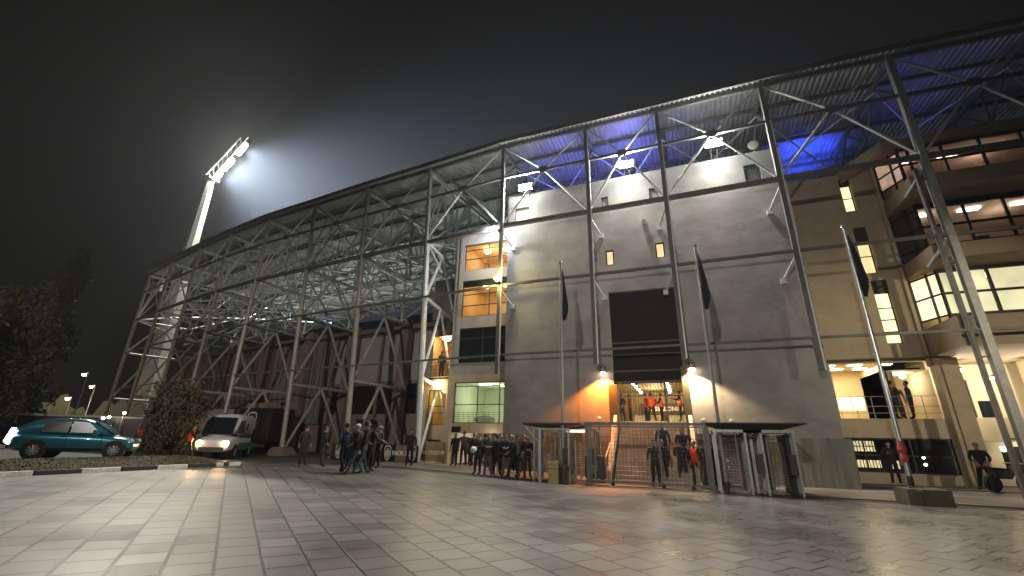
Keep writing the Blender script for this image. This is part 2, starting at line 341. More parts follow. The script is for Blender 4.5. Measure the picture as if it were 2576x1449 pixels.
r = MB(); r.tube((-3.35, YW-.25, 2.45), (-3.3, 21.9, 1.75), .03); r.tube((-3.3, 21.9, 1.75), (-3.3, 19.9, 1.0), .03); r.tube((-3.3, 19.9, 1.0), (-3.3, 19.9, .0), .02); r.tube((-3.3, 21.9, 1.75), (-3.3, 21.9, .0), .02)
r.build('handrail', mat('pale_rail', (.6, .52, .42), .5), st)
r = MB(); r.box((.45, 20.9, 0), (3.0, 21.05, 1.98)); r.box((.42, 20.86, 1.98), (3.1, 21.1, 2.04)); o = tag(r.build('low_wall', mat('pinkish_wall', (.3, .22, .17), .85, 0, .2, 1.5, .2), None), 'low pinkish wall with a pale rail right of the steps', 'wall')
r = MB(); r.box((.45, 20.95, 2.36), (3.0, 21.0, 2.42))
for x in (.5, 1.3, 2.1, 2.9): r.box((x, 20.95, 2.04), (x+.04, 21, 2.36))
r.build('rail', mat('cream_rail', (.75, .68, .55), .5), o)

# ------------------------------------------------------------ left tan office bays
lb = thing('office_wing', 'narrow tan office wing with big lit windows left of the concrete block', 'building', (-12, 23.5, 0))
YL = 23.55
LH = [(-12.65, -9.4, 12.1, 14.0), (-12.68, -9.4, 8.95, 11.4), (-12.7, -9.4, 6.0, 8.2), (-12.8, -9.4, 2.5, 4.85), (-12.75, -9.4, .12, 1.95)]
w = MB(); wall_holes(w, -12.95, -9.34, 5.3, 14.9, YL, .3, [h for h in LH[:3]]); w.build('wall', TANG, lb)
w = MB(); wall_holes(w, -12.95, -9.34, .1, 5.3, YL, .3, LH[3:]); w.box((-13.25, YL, .1), (-12.95, YL+.3, 5.3)); w.build('wall', TAN, lb)
w = MB(); w.box((-13.25, YL+.1, 5.3), (-12.95, YL+6, 14.9)); w.build('side_wall', TANG, lb)
MB().box((-13.3, YL-.05, 14.9), (-9.33, YL+6, 15.1)).build('roof_slab', TANG, lb)
warmroom = mat('warm_room', (.8, .55, .3), .7, 0, .15, .8)
for i, (h, hs, vs) in enumerate(((LH[0], (12.95, 13.6), (-10.9,)), (LH[1], (9.7, 10.45), (-10.75,)))):
    r = MB(); room(r, h[0]-.2, h[1]+.1, YL+.3, YL+4, h[2]-.3, h[3]+.2); rr = r.build('room', warmroom, lb)
    window(lb, *h, YL+.12, vs, hs, .055, DGREY)
    for x, yy in ((-11.6, YL+1.4), (-10.2, YL+1.4)):
        r = MB(); r.lathe((x, yy, h[3]-.1), [(.0, .1), (.22, .1), (.2, 0), (0, -.02)], 12); r.build('ceiling_lamp', em('warm_disc', (1, .8, .5), 14), rr)
    lamp('room_light', 'POINT', (-11, YL+1.6, h[3]-.5), 50, (1, .66, .3), .2, parent=lb)
r = MB(); r.box((-12.68, YL+.16, 11.0), (-9.4, YL+.2, 11.4)); r.build('blind', mat('teal_blind', (.05, .09, .09), .6), lb)
r = MB(); room(r, -12.9, -9.3, YL+.3, YL+3, 5.9, 8.3); r.build('room', mat('dim_room', (.04, .042, .05), .8), lb)
window(lb, *LH[2], YL+.12, (-11.1,), (7.55,), .05, DGREY, pane=DGLASS, label='dark unlit window')
r = MB(); room(r, -13.0, -9.2, YL+.3, YL+5, 2.3, 4.95); rr = r.build('room', mat('pale_room', (.66, .66, .5), .7, 0, .08, .5), lb)
window(lb, *LH[3], YL+.1, (-11.25, -9.85), (3.55, 4.62), .045, DGREY)
for x, yy in ((-11.6, YL+1.8), (-10.4, YL+2.6)): MB().box((x-.4, yy-.15, 4.88), (x+.4, yy+.15, 4.93)).build('ceiling_lamp', em('cool_panel', (.9, 1, .8), 9), rr)
lamp('room_light', 'POINT', (-11.2, YL+2.2, 4.2), 60, (.95, 1, .72), .3, parent=lb)
MB().box((-10.6, YL+4.6, 2.4), (-9.5, YL+4.9, 4.0)).build('cupboard', mat('grey_cupboard', (.3, .36, .36), .6), lb)
d = MB(); d.sphere((-10.9, YL+.35, 2.72), .5, 16, (1.4, .02, .42)); d.build('oval_logo', mat('white_logo', (.85, .88, .75), .5), lb)
d = MB()
for z in (2.62, 2.74, 2.86, 2.98, 3.1): d.tube((-12.8, YL+.02, z), (-9.4, YL+.02, z), .008, 4)
for x in lin(-12.75, -9.45, .33): d.tube((x, YL+.02, 2.5), (x, YL+.02, 3.1), .008, 4)
d.build('railing', DGREY, lb)
r = MB(); room(r, -12.9, -9.3, YL+.3, YL+6, .13, 2.1); rr = r.build('lobby', mat('lobby_pink', (.7, .6, .5), .7, 0, .1, 1), lb)
lamp('lobby_light', 'POINT', (-11.2, YL+2, 1.85), 45, (1, .86, .66), .2, parent=lb)
lamp('lobby_light', 'POINT', (-10.2, YL-.5, 1.85), 12, (1, .8, .55), .2, parent=lb)
MB().box((-11.0, YL+3, 1.15), (-10.35, YL+3.04, 1.85)).build('screen', em('white_screen', (.85, .85, 1), 3), rr)
MB().box((-10.0, YL+2, 1.35), (-9.35, YL+2.04, 1.8)).build('screen', em('white_screen', (.85, .85, 1), 3), rr)
MB().box((-12.45, YL+1.2, .75), (-11.5, YL+1.25, 1.7)).build('notice_board', mat('board_brown', (.12, .08, .07), .6), rr)
MB().box((-12.94, YL-.05, .12), (-12.74, YL+.35, 1.95)).build('door_frame', mat('bright_frame', (.85, .7, .35), .6), lb)
MB().box((-12.75, YL-.12, 1.98), (-12.2, YL-.04, 2.3)).build('exit_sign', BLACK, lb)
# stair bay between the tower and the office wing
sb = thing('stair_bay', 'narrow stair bay glowing yellow between the steel tower and the offices', 'building', (-14, 24, 0))
w = MB(); wall_holes(w, -15.2, -13.26, .1, 5.25, 24.0, .2, [(-14.85, -13.6, 2.4, 4.5), (-14.7, -13.75, 1.25, 1.55)]); w.box((-15.2, 24.0, 5.15), (-13.26, 26, 5.3)); w.build('wall', TAN, sb)
r = MB(); room(r, -15.1, -13.3, 24.2, 27, 2.3, 5.1); r.build('room', mat('yellow_room', (.75, .55, .22), .7, 0, .2, 1), sb)
window(sb, -14.85, -13.6, 2.4, 4.5, 24.08, (-14.5,), (3.1, 3.5), .045, DGREY); window(sb, -14.7, -13.75, 1.25, 1.55, 24.08, (), (), .03, DGREY, pane=DGLASS)
lamp('room_light', 'POINT', (-14.2, 25, 4.3), 25, (1, .72, .3), .2, parent=sb)
r = MB(); room(r, -15.0, -13.3, 24.4, 26.5, 5.3, 8.0); r.build('landing', mat('landing_wall', (.6, .42, .2), .8, 0, .2, 1), sb)
for z in (4.95, 8.0):
    r = MB(); r.lathe((-14.1, 24.0+(.5 if z > 6 else -.35), z-.2), [(.0, .16), (.2, .14), (.26, .02), (.2, -.05), (0, -.08)], 12); r.build('round_lamp', em('warm_globe', (1, .82, .5), 22), sb)
    lamp('round_light', 'POINT', (-14.1, 24.0+(.5 if z > 6 else -.5), z-.45), 22, (1, .7, .32), .15, parent=sb)
r = MB()
for z in (5.5, 5.75, 6.0, 6.25): r.tube((-15.1, 24.02, z), (-13.3, 24.02, z), .012, 4)
for x in lin(-15.1, -13.3, .3): r.tube((x, 24.02, 5.3), (x, 24.02, 6.25), .012, 4)
r.build('railing', DGREY, sb)
# ------------------------------------------------------------ right yellow building
rb = thing('yellow_building', 'tan stadium office building with slit windows, lit gallery and projecting glazed bays', 'building', (10, 25.5, 0))
YR = 25.5
SL = [(9.33, 9.83, 13.6, 15.6, (14.4,)), (9.4, 9.98, 10.0, 12.6, (10.95,)), (9.55, 10.2, 6.35, 9.6, (6.95, 7.55, 8.15))]
GAL = (7.0, 10.95, 2.9, 5.5); LOW = (6.9, 10.9, .57, 2.05)
w = MB(); wall_holes(w, 6.3, 11.05, 5.5, 15.9, YR, .35, [s[:4] for s in SL]); wall_holes(w, 6.3, 11.05, 2.05, 2.9, YR, .35, []); wall_holes(w, 6.3, 11.05, .1, 2.05, YR, .35, [LOW])
w.box((6.3, YR, 2.9), (7.0, YR+.35, 5.5)); w.build('wall', TAN, rb)
w = MB(); w.box((10.78, YR-.18, 5.2), (10.9, YR, 15.9)); w.box((10.95, YR-.4, .1), (11.75, YR+.2, 5.55)); w.box((11.1, YR-.5, .1), (11.3, YR-.4, 5.3)); w.build('pilaster', TAN, rb)
ys = emn('yellow_blind', (1, .82, .42), 1.15, 2.5, .16); yo = emn('orange_blind', (1, .66, .28), .95, 2.5, .15)
for i, (x0, x1, z0, z1, hs) in enumerate(SL):
    lit = [15.2, 11.78, 8.95][i]
    window(rb, x0, x1, z0, lit, YR+.14, (), hs, .05, DARK, pane=(ys, yo, ys)[i], label=['upper slit window with a yellow blind', 'middle slit window with an orange blind', 'tall lower slit window of four yellow panes'][i])
    MB().box((x0, YR+.1, lit), (x1, YR+.2, z1)).build('spandrel_panel', mat('slate_panel', (.035, .04, .04), .5), rb)
# gallery
r = MB(); room(r, GAL[0]-.3, 9.2, YR+.35, YR+3.4, GAL[2]-.02, GAL[3]+.05); room(r, 9.2, GAL[1], YR+.35, YR+6, GAL[2]-.02, GAL[3]-.35)
rr = r.build('gallery', mat('gallery_cream', (.7, .55, .32), .75, 0, .08, .8), rb)
EMY = em('gallery_panel', (1, .93, .65), 9)
for x, yy in ((7.2, YR+1.0), (8.35, YR+1.0), (9.55, YR+1.0), (7.9, YR+2.3), (8.95, YR+2.3)):
    MB().box((x-.28, yy-.17, GAL[3]+.0), (x+.28, yy+.17, GAL[3]+.03)).build('ceiling_panel', EMY, rr)
for x0, x1 in ((7.35, 7.9), (7.96, 8.52), (8.62, 9.1)): MB().box((x0, YR+3.33, 3.5), (x1, YR+3.37, 4.15)).build('inner_window', em('inner_yellow', (1, .9, .5), 2.2), rr)
MB().box((9.4, YR+.5, 2.9), (9.6, YR+5.9, 5.1)).build('partition', MATS['gallery_cream'], rr)
MB().box((10.0, YR+5.4, 4.35), (10.75, YR+5.5, 4.47)).build('tube_lamp', em('tube_blue', (.75, .82, 1), 16), rr)
MB().sphere((10.3, YR+1.4, 4.95), .13, 10, (1, 1, .7)).build('round_lamp', em('white_globe', (1, .92, .85), 22), rr)
lamp('gallery_light', 'AREA', (8.3, YR+1.6, 5.45), 75, (1, .86, .55), 2.2, (8.3, YR+1.6, 2), parent=rb, size_y=1.6)
lamp('gallery_light', 'POINT', (10.3, YR+2.0, 4.7), 28, (.95, 1, .85), .15, parent=rb)
r = MB()
for z in (3.15, 3.45, 3.9): r.tube((7.0, YR+.05, z), (10.95, YR+.05, z), .014, 4)
for x in lin(7.1, 10.9, .65): r.tube((x, YR+.05, 2.9), (x, YR+.05, 3.9), .014, 4)
r.build('railing', mat('rail_grey', (.35, .33, .28), .5, .3), rb)
# ground floor window
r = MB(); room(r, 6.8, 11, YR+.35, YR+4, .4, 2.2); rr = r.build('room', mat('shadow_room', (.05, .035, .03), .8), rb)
window(rb, *LOW, YR+.1, (7.65, 8.9, 9.4), (1.3,), .06, DARK)
r = MB()
for x0, x1, z0, z1 in ((7.0, 7.35, 1.45, 1.92), (7.45, 8.5, 1.45, 1.92), (7.1, 7.4, .7, 1.0), (7.5, 8.6, .72, 1.05), (9.0, 9.3, .7, 1.05)): r.box((x0, YR+1.5, z0), (x1, YR+1.52, z1))
r.build('lit_shelf', emn('shelf_light', (1, .72, .4), 1.0, 9, .6), rr)
r = MB(); r.box((6.95, YR+1.45, 1.66), (8.6, YR+1.49, 1.7)); [r.box((x, YR+1.45, .65), (x+.025, YR+1.49, 1.95)) for x in lin(7, 9.3, .13)]; r.build('shelf', DARK, rr)
for z in (.95, 1.25): MB().sphere((9.95, YR+.6, z), .06, 8).build('table_lamp', em('small_white', (1, .95, .9), 25), rr)
# projecting bays
YB = 22.6; XB = 10.95; XE = 18.5; YF = 24.2; XF = 11.6
LV = [(5.6, 6.85, 7.3, 9.3, 9.45), (9.45, 10.1, 10.7, 12.6, 12.9), (12.9, 13.6, 14.4, 15.95, 16.1)]   # slab bottom, parapet top, glass bottom, glass top, ceiling
FLC = mat('bay_concrete', (.3, .235, .16), .85, 0, .15, .8, .2, 5)
MUL = mat('mullion', (.012, .008, .008), .5)
rm = [mat('bay_room_yellow', (.75, .62, .36), .7, 0, .1, .8), mat('bay_room_brown', (.45, .35, .29), .7, 0, .15, .8), mat('bay_room_red', (.45, .33, .27), .7, 0, .15, .8)]
SIDE = [emn('cream_blind', (1, .84, .5), 1.15, 4, .25), mat('unlit_blind', (.06, .045, .04), .6), emn('pink_blind', (1, .62, .42), .34, 3, .4)]
for i, (zb, zp, zs, zh, zc) in enumerate(LV):
    w = MB(); w.box((XB, YB, zb), (XE, YB+.18, zp)); w.build('balcony_band', FLC, rb)
    w = MB(); w.box((XB, YB+.18, zb), (XB+.18, YR, zp)); w.build('balcony_return', FLC, rb)
    w = MB(); w.box((XB+.18, YB+.18, zb), (XE, YR+3, zb+.2)); w.build('floor_slab', FLC, rb)
    f = MB(); A2 = Vector((11.05, YR-.02, 0)); B2 = Vector((XF, YF, 0)); zm = zs+(zh-zs)*.5
    for x in (XF, XF+.42, XF+.95, XF+1.75, XF+3.2, XF+4.7, XF+6.2): f.box((x-.05, YF, zs-.4), (x+.05, YF+.1, zc))
    f.box((XF, YF+.01, zm-.05), (XE, YF+.09, zm+.05)); f.box((XF, YF+.01, zs-.05), (XE, YF+.09, zs+.05)); f.box((XF, YF-.01, zh), (XE, YF+.11, zc-.01))
    for u in (0, .62, 1): q = A2.lerp(B2, u); f.box((q.x-.04, q.y-.04, zs-.4), (q.x+.04, q.y+.04, zc))
    for z in (zs, zm, zh): f.beam(A2+Vector((0, 0, z)), B2+Vector((0, 0, z)), .07, .07)
    fo = f.build('glazing', MUL, rb)
    g = MB(); g.box((XF, YF+.045, zs), (XE, YF+.055, zh)); g.build('pane', GLASS, fo)
    g = MB(); g.beam(A2+Vector((.03, .03, (zs+zh)/2)), B2+Vector((.03, .03, (zs+zh)/2)), .02, zh-zs); g.build('blind', SIDE[i], fo)
    g = MB(); g.box((XF, YF+.01, zp-.3), (XE, YF+.08, zs-.06)); g.build('apron_panel', mat('dark_band', (.02, .022, .022), .5), rb)
    if i == 0:
        g = MB(); g.box((XF+.03, YF+.12, zs), (XF+1.7, YF+.14, zh)); g.box((XF+1.8, YF+.12, zs), (XF+3.1, YF+.14, zh)); g.build('front_blind', emn('warm_blind', (1, .8, .46), .72, 1.2, .3), fo)
    x_, X_, y_, Y_, z_, Z_ = XF+.01, XE, YF+.1, YR+3.5, zb+.22, zc-.02; r = MB(); r.quad((x_, Y_, z_), (X_, Y_, z_), (X_, Y_, Z_), (x_, Y_, Z_)); r.quad((X_, Y_, z_), (X_, y_, z_), (X_, y_, Z_), (X_, Y_, Z_)); r.quad((x_, y_, z_), (X_, y_, z_), (X_, Y_, z_), (x_, Y_, z_)); r.quad((x_, y_, z_), (x_, Y_, z_), (x_, Y_, Z_), (x_, y_, Z_))
    r.quad((x_, y_, Z_), (X_, y_, Z_), (X_, Y_, Z_), (x_, Y_, Z_)); ro = r.build('room', rm[i], rb)
    for x in (XF+.7, XF+2.6, XF+4.6): MB().box((x-.4, YF+1.1, zc-.12), (x+.4, YF+1.4, zc-.06)).build('ceiling_panel', em('panel_pale', (1, .85, .62), 11) if i == 0 else em('panel_warm', (1, .78, .6), 7), ro)
    e = (130, 34, 26)[i]; c = ((1, .84, .5), (1, .72, .56), (1, .68, .54))[i]
    lamp('room_light', 'POINT', (XF+.9, YF+1.6, zh-.4), e*.7, c, .2, parent=rb); lamp('room_light', 'POINT', (XF+4, YF+1.8, zh-.4), e, c, .2, parent=rb)
    for q in range(5): MB().box((XF+.3+q*1.1, YF+1.2, zs-.3), (XF+.75+q*1.1, YF+1.6, zs+.25+.2*(q % 3))).build('furniture', DARK, ro)
w = MB(); w.box((XB, YF-.2, 16.12), (XE, YR+4, 16.6)); w.build('roof_slab', FLC, rb)
w = MB(); w.add([(9.4, YR-.05, 15.3), (XB, YF-.2, 16.12), (XB, YR, 16.12), (XB, YF-.2, 16.6), (9.4, YR-.05, 16.1), (XB, YR, 16.6)], [(0, 1, 3, 4), (0, 2, 1), (4, 3, 5)]); w.build('eave_wedge', FLC, rb)
for x in (11.2, 14.8, 18.2): MB().box((x, YR+1.2, .1), (x+.5, YR+1.7, 5.59)).build('column', TAN, rb)
w = MB(); wall_holes(w, 11.75, 20, .1, 5.6, 28.0, .3, [(12.75, 13.2, 2.98, 4.85), (13.35, 14.1, 3.05, 3.85), (13.6, 14.3, .6, 1.8)]); w.build('back_wall', CREAM, rb)
for a in ((12.75, 13.2, 2.98, 4.85), (13.35, 14.1, 3.05, 3.85), (13.6, 14.3, .6, 1.8)): MB().box((a[0], 28.1, a[2]), (a[1], 28.15, a[3])).build('dark_opening', DGLASS, rb)
w = MB(); w.box((12.0, 26.4, 2.2), (20, 26.6, 3.0)); w.box((12.0, 26.4, 2.0), (20, 28, 2.2)); w.build('gallery_parapet', CREAM, rb)
for x, yy, z, s in ((12.2, 26.3, 5.15, .2), (14.8, 26.3, 5.15, .2), (12.9, 25.4, 4.65, .12)):
    r = MB(); r.lathe((x, yy, z), [(.0, s*.9), (s*.4, s*.8), (s, 0)], 12); o = r.build('round_lamp', mat('lamp_hood', (.2, .06, .03), .5), rb); r = MB(); r.sphere((x, yy, z-.04), s*.95, 12, (1, 1, .5)); r.build('bulb', em('pinkwhite_globe', (1, .88, .8), 26), o)
    lamp('round_light', 'POINT', (x, yy, z-.25), 150*s/.2, (1, .86, .62), .12, parent=rb)
lamp('undercroft_light', 'POINT', (14.2, 27.2, 1.7), 30, (1, .9, .72), .15, parent=rb)

# ------------------------------------------------------------ steel façade: polyline of column positions
CP = [(22.6, 22.3), (16.9, 22.2), (11.4, 22.0), (5.7, 21.9), (.3, 22.0), (-3.9, 22.05), (-9.4, 22.1), (-15.4, 22.7), (-21.4, 23.25), (-27.4, 23.9), (-33.3, 24.5), (-39.7, 25.6), (-46, 26.9), (-53, 28.5), (-60, 30.3)]
NRM = []
for i, p in enumerate(CP):
    a = Vector(CP[max(0, i-1)]); b = Vector(CP[min(len(CP)-1, i+1)]); t = (a-b).normalized(); NRM.append(Vector((-t.y, t.x)) if -t.y*0+t.x > 0 else Vector((t.y, -t.x)))
def PT(i, d, z):                            # point at depth d behind column line i (i may be fractional)
    k = min(len(CP)-2, int(i)); f = i-k; p = Vector(CP[k]).lerp(Vector(CP[k+1]), f); n = NRM[k].lerp(NRM[k+1], f).normalized()
    return Vector((p.x+n.x*d, p.y+n.y*d, z))
ZR, ZM, Z1, Z2, Z3 = 20.1, 17.7, 14.2, 10.25, 6.1
rz = lambda d: ZR+.12+d*.012               # underside of the sheet
roof = thing('stand_roof', 'long corrugated steel stand roof carried on open trusses', 'roof', (0, 22, ZR))
vs = []; fs = []
per = 0; samples = []
for k in range(len(CP)-1):
    L = (Vector(CP[k])-Vector(CP[k+1])).length; n = int(L/.27)
    for j in range(n):
        for q, zz in ((0, 0), (.3, 0), (.5, .07), (.8, .07)): samples.append((k+(j+q)/n, zz))
for s_, zz in samples:
    for d in (-.55, 8, 26): p = PT(s_, d, rz(max(0, d))+zz); vs.append(p)
for i in range(len(samples)-1):
    for j in range(2): fs.append((i*3+j, i*3+j+1, i*3+3+j+1, i*3+3+j))
MB().add(vs, fs).build('roof_sheet', ROOFM, roof)
b = MB()
for k in range(len(CP)-1):
    for d in (0, 1.9, 5.5, 9, 13, 17, 21.5, 25.5):
        b.beam(PT(k, d, rz(d)-.14), PT(k+1, d, rz(d)-.14), .12, .22)
b.build('purlin', STEELD, roof)
b = MB()
for k in range(len(CP)-1): b.beam(PT(k, -.5, ZR+.14), PT(k+1, -.5, ZR+.14), .06, .3)
b.build('edge_trim', STEELD, roof)
for k in range(len(CP)):
    b = MB(); top = lambda d: PT(k, d, rz(d)-.35); N = PT
    if k >= 7:
        bot = [(0, Z1), (3, 15.2), (7, 16.2), (12, 17.2), (18, 18.3), (25, 19.4)]; r0 = .1
    else:
        bot = [(0, ZM), (4, 17.9), (8, 18.2), (12, 18.5), (18, 19.0), (25, 19.6)]; r0 = .08
    b.beam(top(0), top(25.5), .16, .26)
    for (d0, z0), (d1, z1) in zip(bot, bot[1:]):
        if k >= 7 or d0 > 0: b.tube(PT(k, d0, z0), PT(k, d1, z1), r0)
        b.tube(top((d0+d1)/2), PT(k, d1, z1), .07); b.tube(top((d0+d1)/2), PT(k, d0, z0), .07)
        b.tube(PT(k, d1, z1), top(d1), .06)
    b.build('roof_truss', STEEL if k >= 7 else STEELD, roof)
b = MB()
for k in range(7, len(CP)-1):
    for d, z in ((7, 16.2), (12, 17.2), (18, 18.3)):
        b.tube(PT(k, d, z), PT(k+1, d, z), .09); m = PT(k+.5, d, rz(d)-.3); b.tube(PT(k, d, z), m, .06); b.tube(PT(k+1, d, z), m, .06)
        b.tube(PT(k, d, z), PT(k+1, d-4.5, z-.95), .055); b.tube(PT(k+1, d, z), PT(k, d-4.5, z-.95), .055)
for k in range(0, 7):
    b.tube(PT(k, 8, 18.2), PT(k+1, 8, 18.2), .07); b.tube(PT(k, 8, 18.2), PT(k+1, 1.9, 19.6), .05); b.tube(PT(k+1, 8, 18.2), PT(k, 1.9, 19.6), .05)
for k in range(7, len(CP)-1):
    for d in (5.4, 10.5):
        zb = 12.2 if d < 6 else 13.5
        b.tube(PT(k, d, zb), PT(k+1, d, 19.6), .065); b.tube(PT(k+1, d, zb), PT(k, d, 19.6), .065); b.tube(PT(k, d, zb), PT(k, d, 19.8), .09); b.tube(PT(k, d, zb), PT(k+1, d, zb), .08)
    b.tube(PT(k, 5.4, 10.6), PT(k+.5, 5.4, 12.2), .07); b.tube(PT(k+1, 5.4, 10.6), PT(k+.5, 5.4, 12.2), .07); b.tube(PT(k, 5.4, 10.6), PT(k, 5.4, 12.2), .1); b.tube(PT(k+.5, 5.4, 12.2), PT(k+.5, 10.5, 16), .06)
    b.tube(PT(k, 0, Z1), PT(k+.5, 5.4, 12.2), .07); b.tube(PT(k+1, 0, Z1), PT(k+.5, 5.4, 12.2), .07); b.tube(PT(k+.5, 0, ZM), PT(k+.5, 5.4, 19.6), .06)
b.build('cross_bracing', STEEL, roof)
far = thing('opposite_stand', 'far side of the stadium bowl glimpsed under the roof', 'stadium stand', (-60, 90, 0))
b = MB()
for j in range(30):
    z = 3+j*.85; yy = 92+j*1.3; b.quad((-150, yy, z), (25, yy, z), (25, yy, z+.85), (-150, yy, z+.85)); b.quad((-150, yy, z+.85), (25, yy, z+.85), (25, yy+1.3, z+.85), (-150, yy+1.3, z+.85))
b.build('seating', mat('far_seats', (.07, .075, .06), .9), far)

# façade horizontals: each bay a brace frame
def bay_label(k): return ['brace frame over the far right glazed bays', 'brace frame over the glazed bays', 'brace frame over the slit windows', 'brace frame over the right wall floodlight', 'brace frame over the middle wall floodlight', 'brace frame over the left wall floodlight', 'brace frame over the lit office wing', 'brace frame between the two nearest towers', 'brace frame between second and third towers', 'brace frame between third and fourth towers', 'brace frame between fourth and fifth towers', 'brace frame between fifth and sixth towers', 'brace frame between sixth and seventh towers', 'brace frame at the far left end'][k]
for k in range(len(CP)-1):
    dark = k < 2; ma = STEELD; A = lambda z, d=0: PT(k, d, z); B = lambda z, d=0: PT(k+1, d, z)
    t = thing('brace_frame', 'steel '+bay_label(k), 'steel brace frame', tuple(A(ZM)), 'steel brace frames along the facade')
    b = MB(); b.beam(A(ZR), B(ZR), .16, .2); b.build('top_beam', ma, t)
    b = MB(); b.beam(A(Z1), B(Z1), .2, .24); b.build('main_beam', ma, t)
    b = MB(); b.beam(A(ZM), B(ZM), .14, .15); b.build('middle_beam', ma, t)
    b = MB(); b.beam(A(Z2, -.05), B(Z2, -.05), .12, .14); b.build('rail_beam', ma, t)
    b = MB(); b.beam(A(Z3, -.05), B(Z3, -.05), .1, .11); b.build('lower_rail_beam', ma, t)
    m = PT(k+.5, 0, ZM); b = MB()
    for q in (A(ZR), B(ZR), A(Z1), B(Z1)): b.tube(m, q, .065)
    b.build('diagonal', STEEL, t)
    b = MB(); X = (B(0)-A(0)).normalized()
    b.add([m+X*sx*.32+Vector((0, -.06+dy, 0))+Vector((0, 0, sz)) for dy in (0, .05) for sx, sz in ((-1, .06), (-.55, .22), (.55, .22), (1, .06), (1, -.06), (.55, -.22), (-.55, -.22), (-1, -.06))], [tuple(range(8)), tuple(range(15, 7, -1))]+[(i, i+8, (i+1) % 8+8, (i+1) % 8) for i in range(8)])
    b.build('gusset_plate', STEELD, t)
# slim columns in front of the block (end above the doorway lamps) and long columns on the right
clab = {6: 'slim steel column on the left edge of the concrete block', 5: 'slim steel column left of the dark doorway', 4: 'slim steel column right of the dark doorway', 3: 'slim steel column on the right edge of the concrete block'}
for k, zb in ((6, 5.0), (5, 5.35), (4, 5.45), (3, 4.7)):
    x, y = CP[k]; t = thing('steel_column', clab[k], 'steel column', (x, y, zb), 'slim steel columns on the concrete block')
    MB().box((x-.1, y-.12, zb), (x+.1, y+.1, ZR)).build('shaft', STEELD, t)
    MB().box((x+.101, y-.13, zb), (x+.16, y-.05, ZM)).build('edge_strip', mat('white_strip', (.8, .82, .82), .4, .1), t)  # white strip along the right edge of each slim shaft
    for z in (13.3, 9.5):
        s = -1 if k in (3, 4) else 1
        b = MB(); b.tube((x, y, z+.55), (x+s*.5, 22.95, z-.35), .06); b.box((x+s*.5-.12, 22.8, z-.5), (x+s*.5+.12, 22.98, z-.25)); b.build('wall_bracket', STEEL, t)
    if k in (3, 4, 5):
        b = MB(); b.tube((x+.05, y-.1, 16.0), (x+.2, y-.1, 16.1), .04); b.build('clamp', STEELD, t)
for k, lab in ((2, 'tall steel column standing before the glazed bays'), (1, 'tall steel column at the right end of the bays'), (0, 'farthest right steel column')):
    x, y = CP[k]; t = thing('steel_column', lab, 'steel column', (x, y, 0), 'full height steel columns on the right')
    MB().box((x-.13, y-.14, 0), (x+.13, y+.14, ZR)).build('shaft', mat('grey_shaft', (.4, .42, .41), .5, .1), t)
    b = MB(); b.box((x-.5, y-.1, 0), (x-.38, y+.1, 13.6)); [b.box((x-.38, y-.06, z), (x-.13, y+.06, z+.06)) for z in (2, 5, 9, 13)]; b.build('side_chord', STEELD, t)
    for z in (13.1, 9.6): b = MB(); b.tube((x-.1, y, z+.5), (x-.75, y+.7, z-.5), .07); b.build('wall_bracket', MATS['grey_shaft'], t)

# ------------------------------------------------------------ towers of the curved stand
tl = ['nearest white lit steel truss tower beside the offices', 'second steel truss tower from the offices', 'third steel truss tower standing on a tall footing', 'fourth steel truss tower behind the ambulance truck', 'fifth steel truss tower', 'sixth steel truss tower', 'seventh steel truss tower near the mast', 'last steel truss tower at the far left end']
BASEPX = {7: (1050, 1163, 22.7), 8: (868, 1150, 23.25), 9: (707, 1142, 23.9)}
CC = []
for k in range(7, 15):
    top = PT(k, 0, ZR); base = PT(k, 0, gz(*CP[k]))
    if k in BASEPX: q = onY(*BASEPX[k]); base = Vector((q.x, CP[k][1], gz(q.x, CP[k][1])))
    O = lambda z: base.lerp(top, (z-base.z)/(ZR-base.z))
    dI = 3.6 if k == 7 else 5.4; n = Vector((NRM[k].x, NRM[k].y, 0)); drop = -.75 if k == 7 else 0
    I = lambda z: O(z)+n*dI+Vector((0, 0, drop))
    M_ = lambda z: O(z)+n*dI*.5+Vector((0, 0, drop*.5))
    t = thing('truss_tower', tl[k-7], 'truss tower', tuple(base), 'steel truss towers of the curved stand')
    r = .13
    r = .16; b = MB(); b.tube(O(base.z), O(ZR), r, 8); SM = STEEL if k == 7 else STEELT; b.build('outer_chord', SM, t)
    b = MB(); b.tube(O(.4)+Vector((-.27, .1, 0)), O(ZR)+Vector((-.2, .1, 0)), .07, 6); b.build('drain_pipe', STEELD, t)
    for z in (Z1, Z2, 5.1):
        b = MB(); b.tube(O(z), I(z), .125, 8); b.build('strut', SM, t)
    b = MB()
    for za, zb in ((Z1, Z2), (Z2, 5.1), (5.1, .4)):
        b.tube(M_(za), O(zb), .1); b.tube(M_(za), I(zb), .1)
    if k == 7: b.tube(O(Z1), M_(Z1-1.2), .075); b.tube(I(Z1), M_(Z1-1.6), .1)
    b.build('lattice', SM, t)
    b = MB(); b.tube(O(Z1), PT(k, 6, 19.5), .075); b.tube(I(Z1), I(ZR-.6), .08); b.tube(O(Z1), M_(ZR-.6), .06); b.tube(I(Z1), PT(k, 11, 17), .07); b.build('roof_strut', SM, t)
    if k == 7: b = MB(); b.tube(I(Z1), I(Z2), .08); b.tube(I(5.1), I(.5), .16, 8, mi=1); b.build('inner_chord', [STEEL, CONCB], t)
    b = MB(); b.add([base+Vector((sx*h, sy*h, z)) for z, h in ((0, .75 if k > 7 else .3), (.55 if k > 7 else .12, .42 if k > 7 else .2)) for sx, sy in ((-1, -1), (1, -1), (1, 1), (-1, 1))], [(0, 1, 5, 4), (1, 2, 6, 5), (2, 3, 7, 6), (3, 0, 4, 7), (4, 5, 6, 7)]); b.build('footing', CONCB, t)

